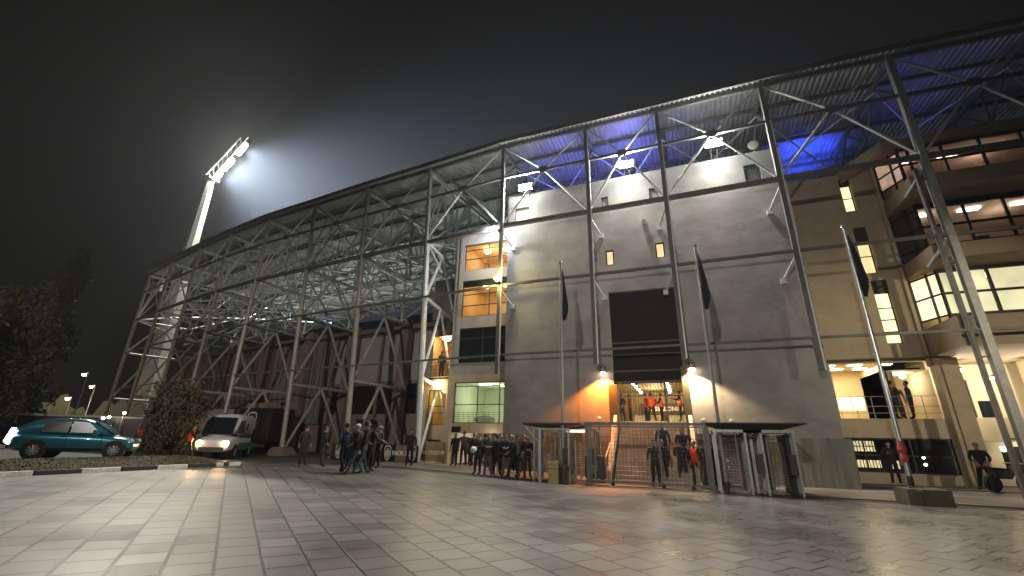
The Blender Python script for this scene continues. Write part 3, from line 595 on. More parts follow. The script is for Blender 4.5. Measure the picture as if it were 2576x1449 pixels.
# ------------------------------------------------------------ concrete stand behind the towers
sd = thing('concrete_stand', 'curved concrete stand seen through the steel towers', 'stadium stand', (-30, 30, 0))
def band(i0, i1, d, z0, z1, m, name, th=.3, step=.5, d2=None):
    b = MB(); xs = lin(i0, i1, step); d2 = d if d2 is None else d2
    for a, c in zip(xs, xs[1:]):
        P4 = [PT(a, d, z0), PT(c, d, z0), PT(c, d2, z1), PT(a, d2, z1)]; Q4 = [PT(a, d+th, z0), PT(c, d+th, z0), PT(c, d2+th, z1), PT(a, d2+th, z1)]
        b.add(P4+Q4, [(0, 3, 2, 1), (4, 5, 6, 7), (0, 1, 5, 4), (3, 7, 6, 2), (0, 4, 7, 3), (1, 2, 6, 5)])
    return b.build(name, m, sd)
PANL = mat('pale_panel', (.4, .39, .34), .85, 0, .2, .5, .2, 5); GRW = mat('ground_wall_brown', (.26, .2, .16), .9, 0, .3, .7, .3, 4)
band(7.3, 14, 6.9, 0, 3.4, GRW, 'ground_wall')
band(7.3, 14, 7.15, 3.4, 5.9, mat('dark_glazing', (.02, .02, .022), .3), 'window_band')
band(7.3, 14, 6.88, 5.75, 6.05, GRW, 'sill_band', th=.4)
band(7.3, 9.6, 6.9, 6.05, 10.2, PANL, 'panel_wall')
band(9.4, 14, 6.6, 2.6, 10.2, mat('brown_screen', (.22, .195, .16), .9, 0, .35, .6, .4, 3, (1, 1, .25)), 'screen_wall', th=.15)
band(7.0, 14, 6.4, 10.2, 10.6, CONCB, 'walkway', th=6)
band(7.15, 14, 8.2, 10.6, 12.0, mat('dark_parapet', (.03, .028, .035), .7), 'parapet')
b = MB()
for s_ in lin(7.5, 9.5, .5):
    for d, z in ((3.0, 3.0), ):
        b.beam(PT(s_, 6.75, 0), PT(s_, 6.75, 10.2), .22, .25)
b.build('pier', CONCB, sd)
for k in range(8, 15):
    b = MB(); b.beam(PT(k, 5.9, 0), PT(k, 6.3, 10.9), .8, .7); b.build('raker_column', CONCB, sd)
b = MB(); b.beam(PT(7.12, 5.2, 0), PT(7.12, 5.2, 10.2), .75, .75); b.build('raker_column', CONCB, sd)
b = MB()
for k in range(8, 15): b.beam(PT(k, 6, 10.3), PT(k, 24, 3.5), .5, .9)
b.build('raker', CONC, sd)
b = MB()
for j in range(22):
    z = 11.4-j*.42; d = 9+j*.75
    for a, c in zip(lin(7, 14, .5), lin(7, 14, .5)[1:]):
        P4 = [PT(a, d, z-.42), PT(c, d, z-.42), PT(c, d, z), PT(a, d, z)]; T = [PT(a, d, z), PT(c, d, z), PT(c, d+.75, z), PT(a, d+.75, z)]
        b.add(P4, [(3, 2, 1, 0)]); b.add(T, [(0, 1, 2, 3)])
b.build('terrace', CONC, sd)
w = MB(); w.beam(PT(7.2, 3, 0), PT(7.2, 3, .1), .1, .1)
band(7.05, 7.4, 4.8, 10.2, 13.4, CONCG, 'stair_wall', th=3)
b = MB()
for k in lin(9.4, 14, .16): b.tube(PT(k, 6.45, 2.7), PT(k+.0, 6.45, 10.1), .07, 5)
b.build('fin', CONCG, sd)
# ------------------------------------------------------------ floodlight mast
MX, MY = 80*math.sin(R(-60.6)), 80*math.cos(R(-60.6))
mast = thing('floodlight_mast', 'giant pale concrete floodlight mast rising behind the far end of the stand', 'floodlight mast', (MX, MY, 0))
b = MB(); sec = lambda z: 1.5-z*.021
vs = []
for z in (0, 14, 28, 41.8):
    for a in range(8):
        an = math.pi/4*a+.4; vs.append((MX+sec(z)*math.cos(an), MY+sec(z)*math.sin(an), z))
b.add(vs, [(k*8+i, k*8+(i+1) % 8, k*8+8+(i+1) % 8, k*8+8+i) for k in range(3) for i in range(8)]+[tuple(range(24, 32))]); b.build('shaft', mat('pale_mast', (.55, .56, .5), .8, 0, .12, .3, .1, 4), mast)
f0 = Vector((MX, MY, 41.8)); U = Vector((1.9, 2.3, 8.2)); Wd = Vector((.93, -.36, 0)).normalized(); Fn = Vector((.62, .78, -.42)).normalized()
b = MB()
for s_ in (-1.2, 1.2):
    b.tube(f0+Wd*s_, f0+U+Wd*s_, .07); b.tube(f0+Wd*s_-Fn*.9, f0+U-Fn*.8+Wd*s_, .08)
    for i in range(7):
        a = f0+U*(i/7)+Wd*s_; b.tube(a, a+U/7-Fn*.8, .05)
for i in range(8): a = f0+U*(i/7); b.tube(a-Wd*1.2, a+Wd*1.2, .06); b.tube(a-Wd*1.2, a+Wd*1.2+U/9, .04)
b.box((MX-.9, MY-.9, 41.3), (MX+.9, MY+.9, 41.9)); b.build('lamp_frame', mat('frame_pale', (.1, .1, .09), .6), mast)
FE = em('mast_lamp_light', (1, .95, .8), 260); HS = mat('lamp_housing', (.2, .2, .19), .5, .3)
for i in (0, .75, 2.9, 3.6, 6.5, 7.15):
    for j in (-1, 0, 1):
        c = f0+U*((i+.25)/8)+Wd*j*.95+Fn*.3
        r = MB(); r.tube(c-Fn*.35, c, .3, 10, .42); o = r.build('lamp_head', HS, mast)
        r = MB(); r.tube(c+Fn*.005, c+Fn*.45, .46, 10, .36); r.build('lens', FE, o)
for k, u in enumerate((.2, .5, .9)):
    c = f0+U*u+Fn*1.15; lamp('mast_beam', 'SPOT', c, 300000, (.8, .89, 1), .8, c+Vector((.7, .6, -.4))*30, 125, 1, parent=mast)
c = Vector((MX+1.5, MY+2, 38)); lamp('mast_wash', 'POINT', f0+U*.45+Fn*1.3+Vector((.6,-.3,0)), 68000, (1, .95, .8), .5, parent=mast)
# small lit cabin box on the mast seen through the trusses
b = MB(); p = onZ(430, 715, 22); d_ = Vector((MX-2.6, MY-2.6, 21)); b.box(d_, d_+Vector((3.0, .3, 1.6))); o = b.build('service_box', mat('cabin_white', (.6, .62, .55), .6), mast)
# ------------------------------------------------------------ lamps
def wallflood(x, z, lab):
    t = thing('wall_floodlight', lab, 'floodlight', (x, 22.9, z-.4), 'floodlights on the top edge of the concrete block')
    b = MB(); b.tube((x-.15, 23.1, z-.6), (x-.15, 22.8, z-.1), .03); b.tube((x+.15, 23.1, z-.6), (x+.15, 22.8, z-.1), .03); b.box((x-.3, 22.7, z-.14), (x+.3, 22.9, z-.08)); b.build('bracket', STEELD, t)
    b = MB()
    for s_ in (-.44, .02): b.add([(x+s_, 22.86, z-.14), (x+s_+.43, 22.86, z-.14), (x+s_+.43, 22.86, z+.28), (x+s_, 22.86, z+.28), (x+s_, 22.62, z-.13), (x+s_+.43, 22.62, z-.13), (x+s_+.43, 22.56, z+.29), (x+s_, 22.56, z+.29)], [(3, 2, 1, 0), (0, 1, 5, 4), (1, 2, 6, 5), (2, 3, 7, 6), (3, 0, 4, 7)])
    o = b.build('housing', DGREY, t)
    b = MB()
    for s_ in (-.44, .02): b.quad((x+s_+.01, 22.61, z-.12), (x+s_+.42, 22.61, z-.12), (x+s_+.42, 22.555, z+.28), (x+s_+.01, 22.555, z+.28))
    b.build('lens', em('flood_lens', (1, .97, .86), 900), o)
    lamp('flood_beam', 'SPOT', (x, 22.45, z+.05), 3000, (1, .96, .86), .25, (x*.9, 7, 0), 150, .8, parent=t)
    lamp('flood_spill', 'SPOT', (x, 22.2, z+.1), 230, (.98, 1, .98), .2, (x, 22.9, z-3), 165, .35, parent=t); lamp('flood_glow', 'POINT', (x, 22.3, z+.1), 75, (.98, 1, .98), .2, parent=t)
wallflood(-8.05, 16.95, 'left white floodlight on top of the concrete block'); wallflood(-1.69, 17.2, 'middle white floodlight on top of the concrete block'); wallflood(3.12, 17.45, 'right white floodlight on top of the concrete block')
def sconce(x, z, col, lab, e):
    t = thing('wall_lamp', lab, 'lamp', (x, 22.9, z)); y = 22.72
    b = MB(); b.box((x-.14, 22.75, z+.1), (x+.14, 22.98, z+.3)); b.tube((x, 22.85, z+.3), (x, 22.85, z+.45), .04); b.lathe((x, y, z), [(.04, .16), (.17, .08), (.2, -.02)], 12); b.build('hood', mat('rusty_hood', (.12, .07, .05), .6), t)
    b = MB(); b.sphere((x, y, z-.05), .13, 10, (1, 1, .7)); b.build('bulb', em('bulb_'+lab.split()[0], tuple(.5+.5*c for c in col), 30), t)
    lamp('bulb_light', 'SPOT', (x, y-.12, z-.16), e, col, .08, (x, y+.16, 0), 128, .35, parent=t)
sconce(-3.68, 5.05, (1, .27, .03), 'orange wall lamp left of the dark doorway', 1500)
sconce(.62, 5.1, (1, .72, .42), 'warm white wall lamp right of the dark doorway', 1100)
t = thing('column_lamp', 'bright yellow lamp fixed on the slim column left of the block', 'lamp', (-9.4, 22, 10.5))
b = MB(); b.box((-9.52, 21.75, 10.38), (-9.3, 21.98, 10.5)); b.build('base', DGREY, t); b = MB(); b.sphere((-9.45, 21.7, 10.6), .13, 12); b.build('globe', em('yellow_globe', (1, .8, .2), 160), t)
lamp('globe_light', 'POINT', (-9.55, 21.45, 10.6), 170, (1, .8, .35), .12, parent=t)
t = thing('column_lamp', 'small white lamp high on the slim column above the top office window', 'lamp', (-9.6, 22, 13.8))
b = MB(); b.box((-9.66, 21.95, 13.85), (-9.54, 22.15, 13.95)); b.build('base', DGREY, t); b = MB(); b.sphere((-9.75, 22.0, 13.9), .09, 10); b.build('globe', em('white_lens', (.85, .9, 1), 120), t)
lamp('globe_light', 'POINT', (-10.1, 22.0, 13.9), 420, (.86, .9, 1), .1, parent=t)
# blue lights behind the roof edge of the block
for x, y, z, e, tx, lab in ((-1.6, 25.2, 17.0, 620, -1.5, 'blue uplight behind the middle wall floodlight'), (-6.5, 25.4, 17.0, 330, -6, 'blue uplight behind the left wall floodlight'), (9.2, 29.8, 17.2, 1500, 9.2, 'strong blue uplight above the slit windows'), (13.5, 25.5, 17.2, 25, 13.5, 'faint blue uplight above the glazed bays')):
    t = thing('blue_uplight', lab, 'uplight', (x, y, z), 'blue uplights under the stand roof')
    b = MB(); b.box((x-.25, y-.15, z-.25), (x+.25, y+.15, z)); b.build('housing', DARK, t); MB().box((x-.2, y-.1, z), (x+.2, y+.1, z+.02)).build('lens', em('blue_lens', (.05, .12, 1), 30), t)
    lamp('blue_beam', 'SPOT', (x, y, z+.08), e, (.03, .08, 1) if e > 1000 else (.16, .17, 1), .15, (tx, y+.3, 21), 140 if e < 1000 else 100, .7, parent=t)
w = MB(); w.box((6.3, 28.6, 15.9), (XB+8, 29, 17.1)); tag(w.build('terrace_wall', mat('terrace_wall', (.12, .12, .12), .8)), 'low dark wall behind the yellow building roof edge', 'wall')
# pitch side light that makes the left roof glow green
for k, e in ((8.2, 3200), (9.6, 3800), (11.2, 3600), (12.8, 2600)):
    p = PT(k, 24, 8.5); t = thing('bowl_floodlight', 'floodlight bank inside the bowl behind tower %s' % ['two', 'three', 'five', 'six'][int((k-8.2)/1.5)], 'floodlight', tuple(p), 'floodlight banks inside the stadium bowl')
    b = MB(); b.box(p-Vector((.6, .1, .3)), p+Vector((.6, .1, .3))); b.build('housing', DGREY, t)
    q = PT(k, 4, 15.5); lamp('bank_beam', 'SPOT', p, e*.75, (.92, 1, .8), .6, q+Vector((0, 0, 3)), 150, .8, parent=t)
t = thing('plaza_fill_light', 'added plaza fill column far behind the viewpoint, out of view', 'light column', (-3, -12, 0), 'added plaza fill columns')  # unseen column, added as fill light on the block's wall
b = MB(); b.tube((-3, -12, 0), (-3, -12, 11), .1, 8, .06); b.build('pole', ALU, t); b = MB(); b.box((-3.5, -12.3, 11), (-2.5, -11.7, 11.25)); b.build('head', DGREY, t)
lamp('plaza_fill_beam', 'SPOT', (-3, -11.6, 10.9), 7600, (1, .93, .85), .3, (-1, 23, 6), 60, 1, parent=t)
# street lighting far left
for x, y, z, lab in ((212, 942, 9, 'street lamp farthest left beyond the car'), (230, 973, 8, 'street lamp in the middle of the distant three'), (170, 1003, 6, 'low street lamp above the car roof'), (38, 901, 8, 'street lamp glimpsed through the cypress crown')):
    d = ray(x, y); p = Vector((0, 0, CAM_H))+d*((z-CAM_H)/d.z); t = thing('street_lamp', lab, 'street lamp', (p.x, p.y, 0), 'street lamps on the far road')
    b = MB(); b.tube((p.x+.9, p.y, 0), (p.x+.9, p.y, z+.2), .09, 6, .05); b.tube((p.x+.9, p.y, z+.2), (p.x, p.y, z+.12), .04); b.build('pole', mat('lamp_pole', (.45, .43, .38), .5, .2), t)
    b = MB(); b.box((p.x-.35, p.y-.15, z+.04), (p.x+.2, p.y+.15, z+.16)); b.build('head', DGREY, t); b = MB(); b.sphere((p.x, p.y, z-.02), .26, 8, (1, 1, .6)); b.build('bulb', em('street_bulb', (1, .8, .5), 60), t)
    lamp('street_light', 'POINT', (p.x, p.y, z-.4), 260, (1, .78, .45), .2, parent=t)
# unseen columns behind the viewer, added to light plaza, stand and trees
for x, y, e, lab in ((-13, -4, 8000, 'added plaza fill column behind the viewpoint to the left'), (8, -10, 1500, 'added plaza fill column behind the viewpoint to the right')):
    t = thing('plaza_fill_light', lab, 'light column', (x, y, 0), 'added plaza fill columns')
    b = MB(); b.tube((x, y, 0), (x, y, 11), .1, 8, .06); b.build('pole', ALU, t); b = MB(); b.box((x-.5, y-.3, 11), (x+.5, y+.3, 11.25)); b.build('head', DGREY, t)
    if x < 0: lamp('plaza_fill_beam', 'SPOT', (x-.3, y+.2, 10.9), 9000, (1, .9, .74), .3, (-46, 22, 9), 62, .9, parent=t)
    lamp('plaza_fill_beam', 'SPOT', (x, y+.3, 10.9), e, (1, .95, .86), .3, ((x*.5, y+14, 0) if x > 0 else (-25, 28, 3.5)), 56, 1.0, parent=t)
t = thing('street_lamp', 'added warm fill lamp outside the right picture edge', 'street lamp', (17, 7, 0)); x, y = 17, 7  # unseen lamp on a post, added to warm the tan wall
b = MB(); b.tube((x, y, 0), (x, y, 8), .09, 8, .05); b.tube((x, y, 8), (x-1, y+.6, 8.2), .04); b.build('pole', ALU, t); b = MB(); b.box((x-1.4, y+.4, 8.1), (x-.7, y+.8, 8.25)); b.build('head', DGREY, t)
lamp('street_light', 'SPOT', (x-1.05, y+.6, 8.05), 5200, (1, .83, .58), .15, (10, 25.5, 5.5), 44, .9, parent=t)
# ------------------------------------------------------------ crest used on banners and boards
CW = mat('crest_white', (.72, .72, .68), .6, 0, .1, 5); CD = mat('crest_dark', (.012, .01, .012), .5); CG = mat('crest_pale', (.55, .45, .3), .6, 0, .15, 8)
def crest(parent, o, X, h, U=(0, 0, 1), n='crest'):
    X = Vector(X).normalized(); U = Vector(U); N = X.cross(U); o = Vector(o); b = MB()
    def poly(pts, d, mi):
        vs = [o+X*p[0]*h+U*p[1]*h+N*d for p in pts]; b.add(vs, [tuple(range(len(vs)))], mi)
    sh = [(-.24, .44), (-.12, .5), (.12, .5), (.24, .44), (.28, .3), (.26, -.15), (.2, -.32), (.1, -.44), (0, -.5), (-.1, -.44), (-.2, -.32), (-.26, -.15), (-.28, .3)][::-1]
    poly(sh, .012, 0); poly([(x*.84, y*.88) for x, y in sh], .018, 1)
    for s in (1, -1):
        pts = [(.0, .18), (.05, .24), (.1, .3), (.15, .27), (.1, .24), (.08, .18), (.16, .2), (.2, .08), (.19, -.12), (.14, -.3), (.1, -.12), (.06, -.28), (0, -.38)]
        pts = [(x*s, y) for x, y in pts]; poly(pts if s < 0 else pts[::-1], .024, 2)
    poly([(-.05, .34), (.05, .34), (.04, .28), (-.04, .28)], .024, 0)
    return b.build(n, [CW, CD, CG], parent)
# ------------------------------------------------------------ gate, turnstiles, flagpoles, small street things
YG = 18.7; MESHM = mat('gate_grey', (.14, .145, .135), .5, .4, .2, 5); WIRE = mat('gate_wire', (.05, .05, .045), .6, .3)
t = thing('mesh_gate', 'wide grey sliding mesh gate on wheels in front of the steps', 'gate', (-1.5, YG, 0))
b = MB(); b.box((-3.92, YG-.05, 2.28), (.82, YG+.05, 2.4)); b.box((-3.86, YG-.05, 0), (-3.74, YG+.05, 2.28)); b.box((.68, YG-.07, 0), (.84, YG+.07, 2.28)); b.build('portal', MESHM, t)
b = MB(); x0, x1, xm = -3.7, .66, -1.02
b.box((x0, YG-.03, .14), (x1, YG+.03, .2)); b.box((x0, YG-.03, 2.2), (x1, YG+.03, 2.26))
for x in (x0, xm, x1-.05): b.box((x, YG-.028, .2), (x+.06, YG+.028, 2.2))
b.build('frame', MESHM, t)
b = MB()
for x in lin(x0+.1, x1-.1, .15): b.tube((x, YG, .18), (x, YG, 2.22), .008, 4, caps=False)
for z in lin(.32, 2.1, .15): b.tube((x0, YG+.01, z), (x1, YG+.01, z), .0055, 4, caps=False)
b.build('mesh_infill', WIRE, t)
for x in (-2.85, -.95, .1): b = MB(); b.tube((x, YG-.03, .08), (x, YG+.03, .08), .08, 10); b.box((x-.05, YG-.04, .08), (x+.05, YG+.04, .16)); b.build('wheel', DARK, t)
b = MB(); b.box((-3.9, YG-.04, .0), (1.2, YG+.04, .02)); b.build('track', DARK, t)
def turnstile(x, y, lab):
    t = thing('turnstile', lab, 'turnstile', (x, y, 0), 'full height turnstiles beside the gate')
    b = MB()
    for dx in (-.75, .75):
        for dy in (-.6, .6): b.box((x+dx-.04, y+dy-.04, 0), (x+dx+.04, y+dy+.04, 2.1))
    [b.box((x+dx-.03, y-.55, 2.06), (x+dx+.03, y+.55, 2.12)) for dx in (-.75, .75)]; b.box((x-.8, y-.65, 2.05), (x+.8, y-.55, 2.15)); b.box((x-.8, y+.55, 2.05), (x+.8, y+.65, 2.15)); b.build('frame', GALV, t)
    b = MB(); b.tube((x, y, .05), (x, y, 2.1), .05, 8)
    for i in range(18):
        for a in (.4, 2.5, 4.6): b.tube((x, y, .25+i*.1), (x+.55*math.cos(a), y+.55*math.sin(a), .25+i*.1), .013, 4)
    b.build('rotor', GALV, t)
    b = MB()
    for i in range(12):
        a = math.pi*.15+i*math.pi*.7/11; b.tube((x+.7*math.cos(a), y+.7*math.sin(a), .1), (x+.7*math.cos(a), y+.7*math.sin(a), 2.05), .012, 4, caps=False)
    for i in range(8): b.tube((x-.72, y-.45+i*.13, .1), (x-.72, y-.45+i*.13, 2.05), .012, 4, caps=False); b.tube((x+.72, y-.45+i*.13, .1), (x+.72, y-.45+i*.13, 2.05), .012, 4, caps=False)
    b.build('cage', GALV, t)
    MB().box((x+.5, y-.7, .7), (x+.72, y-.5, 1.35)).build('reader', DGREY, t)
    return t
turnstile(-5.35, 19.3, 'turnstile behind the yellow bin'); turnstile(-4.45, 20.3, 'turnstile between the bin and the left gate post'); turnstile(1.75, 18.9, 'turnstile just right of the second flagpole'); turnstile(2.75, 18.9, 'rightmost turnstile under the dark canopy')
t = thing('canopy', 'dark flat canopy over the left turnstiles', 'canopy', (-5.2, 19.3, 2.2))
b = MB(); b.box((-6.6, 18.6, 2.28), (-4.05, 20.9, 2.36)); b.add([(-6.6, 18.6, 2.27), (-4.05, 18.6, 2.27), (-4.05, 20.9, 2.27), (-6.6, 20.9, 2.27), (-5.7, 19.4, 2.12), (-4.9, 19.4, 2.12), (-4.9, 20.2, 2.12), (-5.7, 20.2, 2.12)], [(0, 1, 5, 4), (1, 2, 6, 5), (2, 3, 7, 6), (3, 0, 4, 7), (4, 5, 6, 7)]); b.build('roof', mat('canopy_dark', (.05, .048, .05), .6, .2), t)
b = MB(); [b.box((x-.06, y-.06, 0), (x+.06, y+.06, 2.15)) for x, y in ((-5.85, 18.7), (-4.9, 20.0))]; b.tube((-6.5, 18.65, 2.2), (-5.85, 18.7, 1.5), .025); b.build('post', mat('post_white', (.55, .6, .55), .5, .2), t)
MB().box((-4.75, 19.0, 1.98), (-3.98, 19.08, 2.1)).build('light_strip', em('strip_pink', (1, .72, .55), 1.1), t)
t = thing('canopy', 'dark winged canopy over the right turnstiles', 'canopy', (2.3, 19, 2.2))
b = MB(); b.add([(.75, 18.3, 2.36), (4.0, 18.3, 2.36), (4.0, 20.6, 2.36), (.75, 20.6, 2.36), (1.6, 18.7, 2.06), (2.9, 18.7, 2.06), (2.9, 19.6, 2.06), (1.6, 19.6, 2.06), (.75, 18.3, 2.4), (4.0, 18.3, 2.4), (4.0, 20.6, 2.4), (.75, 20.6, 2.4)], [(0, 4, 5, 1), (1, 5, 6, 2), (2, 6, 7, 3), (3, 7, 4, 0), (4, 7, 6, 5), (8, 9, 10, 11), (0, 1, 9, 8), (1, 2, 10, 9), (2, 3, 11, 10), (3, 0, 8, 11)]); b.build('roof', MATS['canopy_dark'], t)
b = MB(); [b.box((x-.05, 18.98, 0), (x+.05, 19.08, 2.08)) for x in (2.25,)]; b.build('post', GALV, t)
MB().box((3.3, 18.6, .02), (3.42, 20.2, 2.0)).build('side_panel', DARK, t)
for x, lab, lean in ((-4.85, 'left bare aluminium flagpole beside the yellow bin', .06), (1.22, 'middle flagpole right of the mesh gate', 0), (6.62, 'right flagpole wrapped with red tape', 0)):
    t = thing('flagpole', lab, 'flagpole', (x, YG, 0), 'flagpoles in front of the entrance')
    h = 9.75; b = MB(); b.tube((x, YG, .0 if x < 6 else .45), (x+lean, YG, h), .075, 10, .04); b.lathe((x+lean, YG, h), [(.0, .1), (.07, .07), (.09, 0), (.03, -.04)], 8); b.build('pole', ALU, t)
    b = MB(); b.tube((x-.09, YG-.04, 1.2), (x+lean-.08, YG, h-.1), .006, 3, caps=False); b.build('halyard', WHITE, t)
    b = MB(); vs = []
    for i in range(9):
        z = h-.35-i*.31; wd = .05+.3*(i/8)**.9 if i < 7 else .34-.1*(i-6)
        for j in range(5): vs.append((x+lean+.05+wd*j/4, YG+.07*math.sin(j*2.3+i*.5), z-.08*(j % 2)))
    b.add(vs, [(i*5+j, i*5+j+1, i*5+5+j+1, i*5+5+j) for i in range(8) for j in range(4)]); fl = b.build('flag', mat('flag_navy', (.012, .012, .02), .8, 0, .3, 6), t, True); fl.modifiers.new('s', 'SOLIDIFY').thickness = .012
    if x > 6: b = MB(); b.lathe((x, YG, 1.2), [(.08, 0), (.12, .1), (.09, .25), (.13, .4), (.1, .55), (.08, .66)], 9); b.build('tape_wrap', RED, t)
    b = MB(); b.lathe((x, YG, .0 if x < 6 else .44), [(.14, .0), (.14, .03), (.09, .05), (.085, .35)], 10); b.build('base', DGREY, t)
b = MB(); b.box((6.2, 17.95, -.02), (6.45, 19.0, .46)); b.box((6.45, 18.0, -.02), (6.58, 18.95, .42)); b.box((6.58, 17.95, -.02), (7.3, 19.0, .46)); tag(b.build('concrete_block', mat('brown_block', (.13, .1, .065), .85, 0, .3, 2, .3), bevel=.02), 'low brown concrete block at the foot of the right flagpole', 'block')
t = thing('yellow_bin', 'square yellow bin standing before the left turnstile', 'bin', (-5.15, 18.35, 0))
b = MB(); b.box((-5.35, 18.2, 0), (-4.93, 18.55, .72)); b.build('body', YEL, t, bevel=.015); MB().box((-5.37, 18.18, .725), (-4.91, 18.57, .86)).build('lid', YEL, t, bevel=.02); MB().box((-5.37, 18.19, .55), (-4.92, 18.56, .575)).build('band', DGREY, t)
b = MB(); b.lathe((-4.72, 18.4, 0), [(.0, 0), (.13, .0), (.14, .5), (.17, .62), (.15, .74), (.0, .78)], 12); tag(b.build('bollard', mat('rusty_bollard', (.12, .08, .06), .7, .3, .4, 8)), 'squat rusty bollard beside the yellow bin', 'bollard')
t = thing('equipment_crate', 'dark blue crate with a faded crest behind the gate mesh', 'crate', (-3.7, 20.3, 0))
MB().box((-4.25, 20.1, .12), (-3.4, 20.75, 1.05)).build('body', mat('crate_blue', (.035, .035, .06), .5), t, bevel=.03); crest(t, (-3.82, 20.09, .6), (1, 0, 0), .55); b = MB(); [b.tube((x, 20.2, .06), (x, 20.26, .06), .06, 8) for x in (-4.15, -3.5)]; b.build('castor', RUBBER, t)
t = thing('barrier_stanchion', 'chrome post with a stretched belt in front of the waiting crowd', 'stanchion', (-8.2, 19.3, 0))
b = MB(); b.lathe((-8.0, 19.2, .0), [(0, .04), (.17, .03), (.18, 0)], 12); b.tube((-8.0, 19.2, .03), (-8.0, 19.2, .98), .03, 8); b.build('post', ALU, t); b = MB(); b.box((-8.0, 19.19, .88), (-6.15, 19.21, .94)); b.build('belt', DGREY, t); b = MB(); b.tube((-6.12, 19.2, 0), (-6.12, 19.2, .98), .03, 8); b.build('end_post', GALV, t)
for x, lab in ((-4.0, 'small white dome camera left of the doorway'), (.78, 'small white dome camera on the right low wall'), (1.9, 'white dome camera behind the middle flagpole')):
    b = MB(); yy = 21 if x > 0 else 22.85; z = 2.45 if x > 0 else 2.62; b.sphere((x, yy, z+.12), .1, 10); b.tube((x, yy, z-.1), (x, yy, z+.1), .03); tag(b.build('dome_camera', WHITE), lab, 'camera', 'dome cameras near the steps')
b = MB(); b.box((-1.1, 22.6, 13.45), (-.85, 22.98, 13.55)); b.tube((-1.0, 22.7, 13.3), (-1.0, 22.7, 13.5), .05); tag(b.build('wall_camera', WHITE), 'small white camera in the middle of the high plaster wall', 'camera')
b = MB(); b.sphere((5.2, 23.4, 17.45), .3, 12, (1, .35, 1)); b.tube((5.2, 23.5, 16.7), (5.2, 23.5, 17.4), .03); tag(b.build('satellite_dish', mat('dish', (.6, .58, .52), .6)), 'pale satellite dish on the roof edge near the dark opening', 'satellite dish')
# banners below the stair bay and advertising boards
t = thing('banner', 'gold lettered stadium name banner below the stair bay', 'banner', (-14.2, 23.3, .3))
MB().box((-15.15, 23.3, .22), (-13.1, 23.34, 1.45)).build('cloth', mat('banner_brown', (.28, .2, .11), .7, 0, .25, 2), t); b = MB(); put_text(b, 'TOUMBA STADIUM', .3, (-14.13, 23.29, .82), (1, 0, 0), sx=.86, bold=.006); b.build('lettering', mat('gold_letter', (.85, .68, .35), .5), t)
b = MB(); b.box((-15.1, 23.27, .3), (-13.2, 23.29, .36)); b.build('stripe', MATS['gold_letter'], t)
def board(i, px0, px1, yy, wr, lab):
    p0 = onY(px0, 1165, yy); p1 = onY(px1, 1165, yy); g = .3; t = thing('advertising_board', lab, 'advertising board', ((p0.x+p1.x)/2, yy, g), 'low black advertising boards')
    MB().box((p0.x, yy, g+.02), (p1.x, yy+.06, g+.92)).build('panel', BLACK if wr != 'PAOK FC' or i != 3 else mat('brown_panel', (.2, .13, .08), .6), t)
    c = ((p0.x+p1.x)/2, yy-.002, g+.47)
    if wr == 'crest': crest(t, c, (1, 0, 0), .82)
    else: b = MB(); put_text(b, wr, .34, c, (1, 0, 0), sx=.9, bold=.008); b.build('lettering', CW, t)
    MB().box((p0.x+.1, yy-.15, g), (p0.x+.16, yy+.3, g+.05)).build('foot', DGREY, t); MB().box((p1.x-.16, yy-.15, g), (p1.x-.1, yy+.3, g+.05)).build('foot', DGREY, t)
board(0, 828, 868, 22.3, 'crest', 'leftmost crest board behind the walking men'); board(1, 872, 950, 22.3, 'PAOK FC', 'lettered board behind the camera crew'); board(2, 955, 990, 22.3, 'crest', 'crest board right of the camera crew'); board(3, 992, 1022, 22.3, 'PAOK FC', 'brown lettered board left of the lone man'); board(0, 1024, 1048, 22.35, 'crest', 'crest board touching the near tower foot')
# ------------------------------------------------------------ vehicles
def wheel(parent, c, ax, r=.3, w=.2, n='wheel', rim=None):
    c = Vector(c); ax = Vector(ax).normalized(); b = MB(); b.tube(c-ax*w/2, c+ax*w/2, r, 18); o = b.build('wheel', RUBBER, parent)
    b = MB(); b.tube(c+ax*(w/2), c+ax*(w/2+.012), r*.66, 14)
    o2 = b.build('rim', rim or mat('rim', (.12, .12, .12), .4, .5), o); b = MB(); u = Vector((0, 0, 1)); v = ax.cross(u)
    for i in range(9):
        a = i*2*math.pi/9; b.beam(c+ax*(w/2+.02), c+ax*(w/2+.02)+(u*math.sin(a)+v*math.cos(a))*r*.64, .045, .03)
    b.build('spokes', mat('spoke', (.55, .5, .45), .35, .5), o)
def loft(st, T, mi=0):       # st: list of (x, [(half width, z)...]); T maps local to world
    b = MB(); n = len(st[0][1]); vs = []
    for x, pr in st:
        for hw, z in pr: vs.append(T(x, -hw, z))
        for hw, z in pr[::-1]: vs.append(T(x, hw, z))
    m = 2*n; fs = []
    for i in range(len(st)-1):
        for j in range(m): fs.append((i*m+j, i*m+(j+1) % m, (i+1)*m+(j+1) % m, (i+1)*m+j))
    fs += [tuple(range(m))[::-1], tuple(range((len(st)-1)*m, len(st)*m))]
    return b.add(vs, fs, mi)
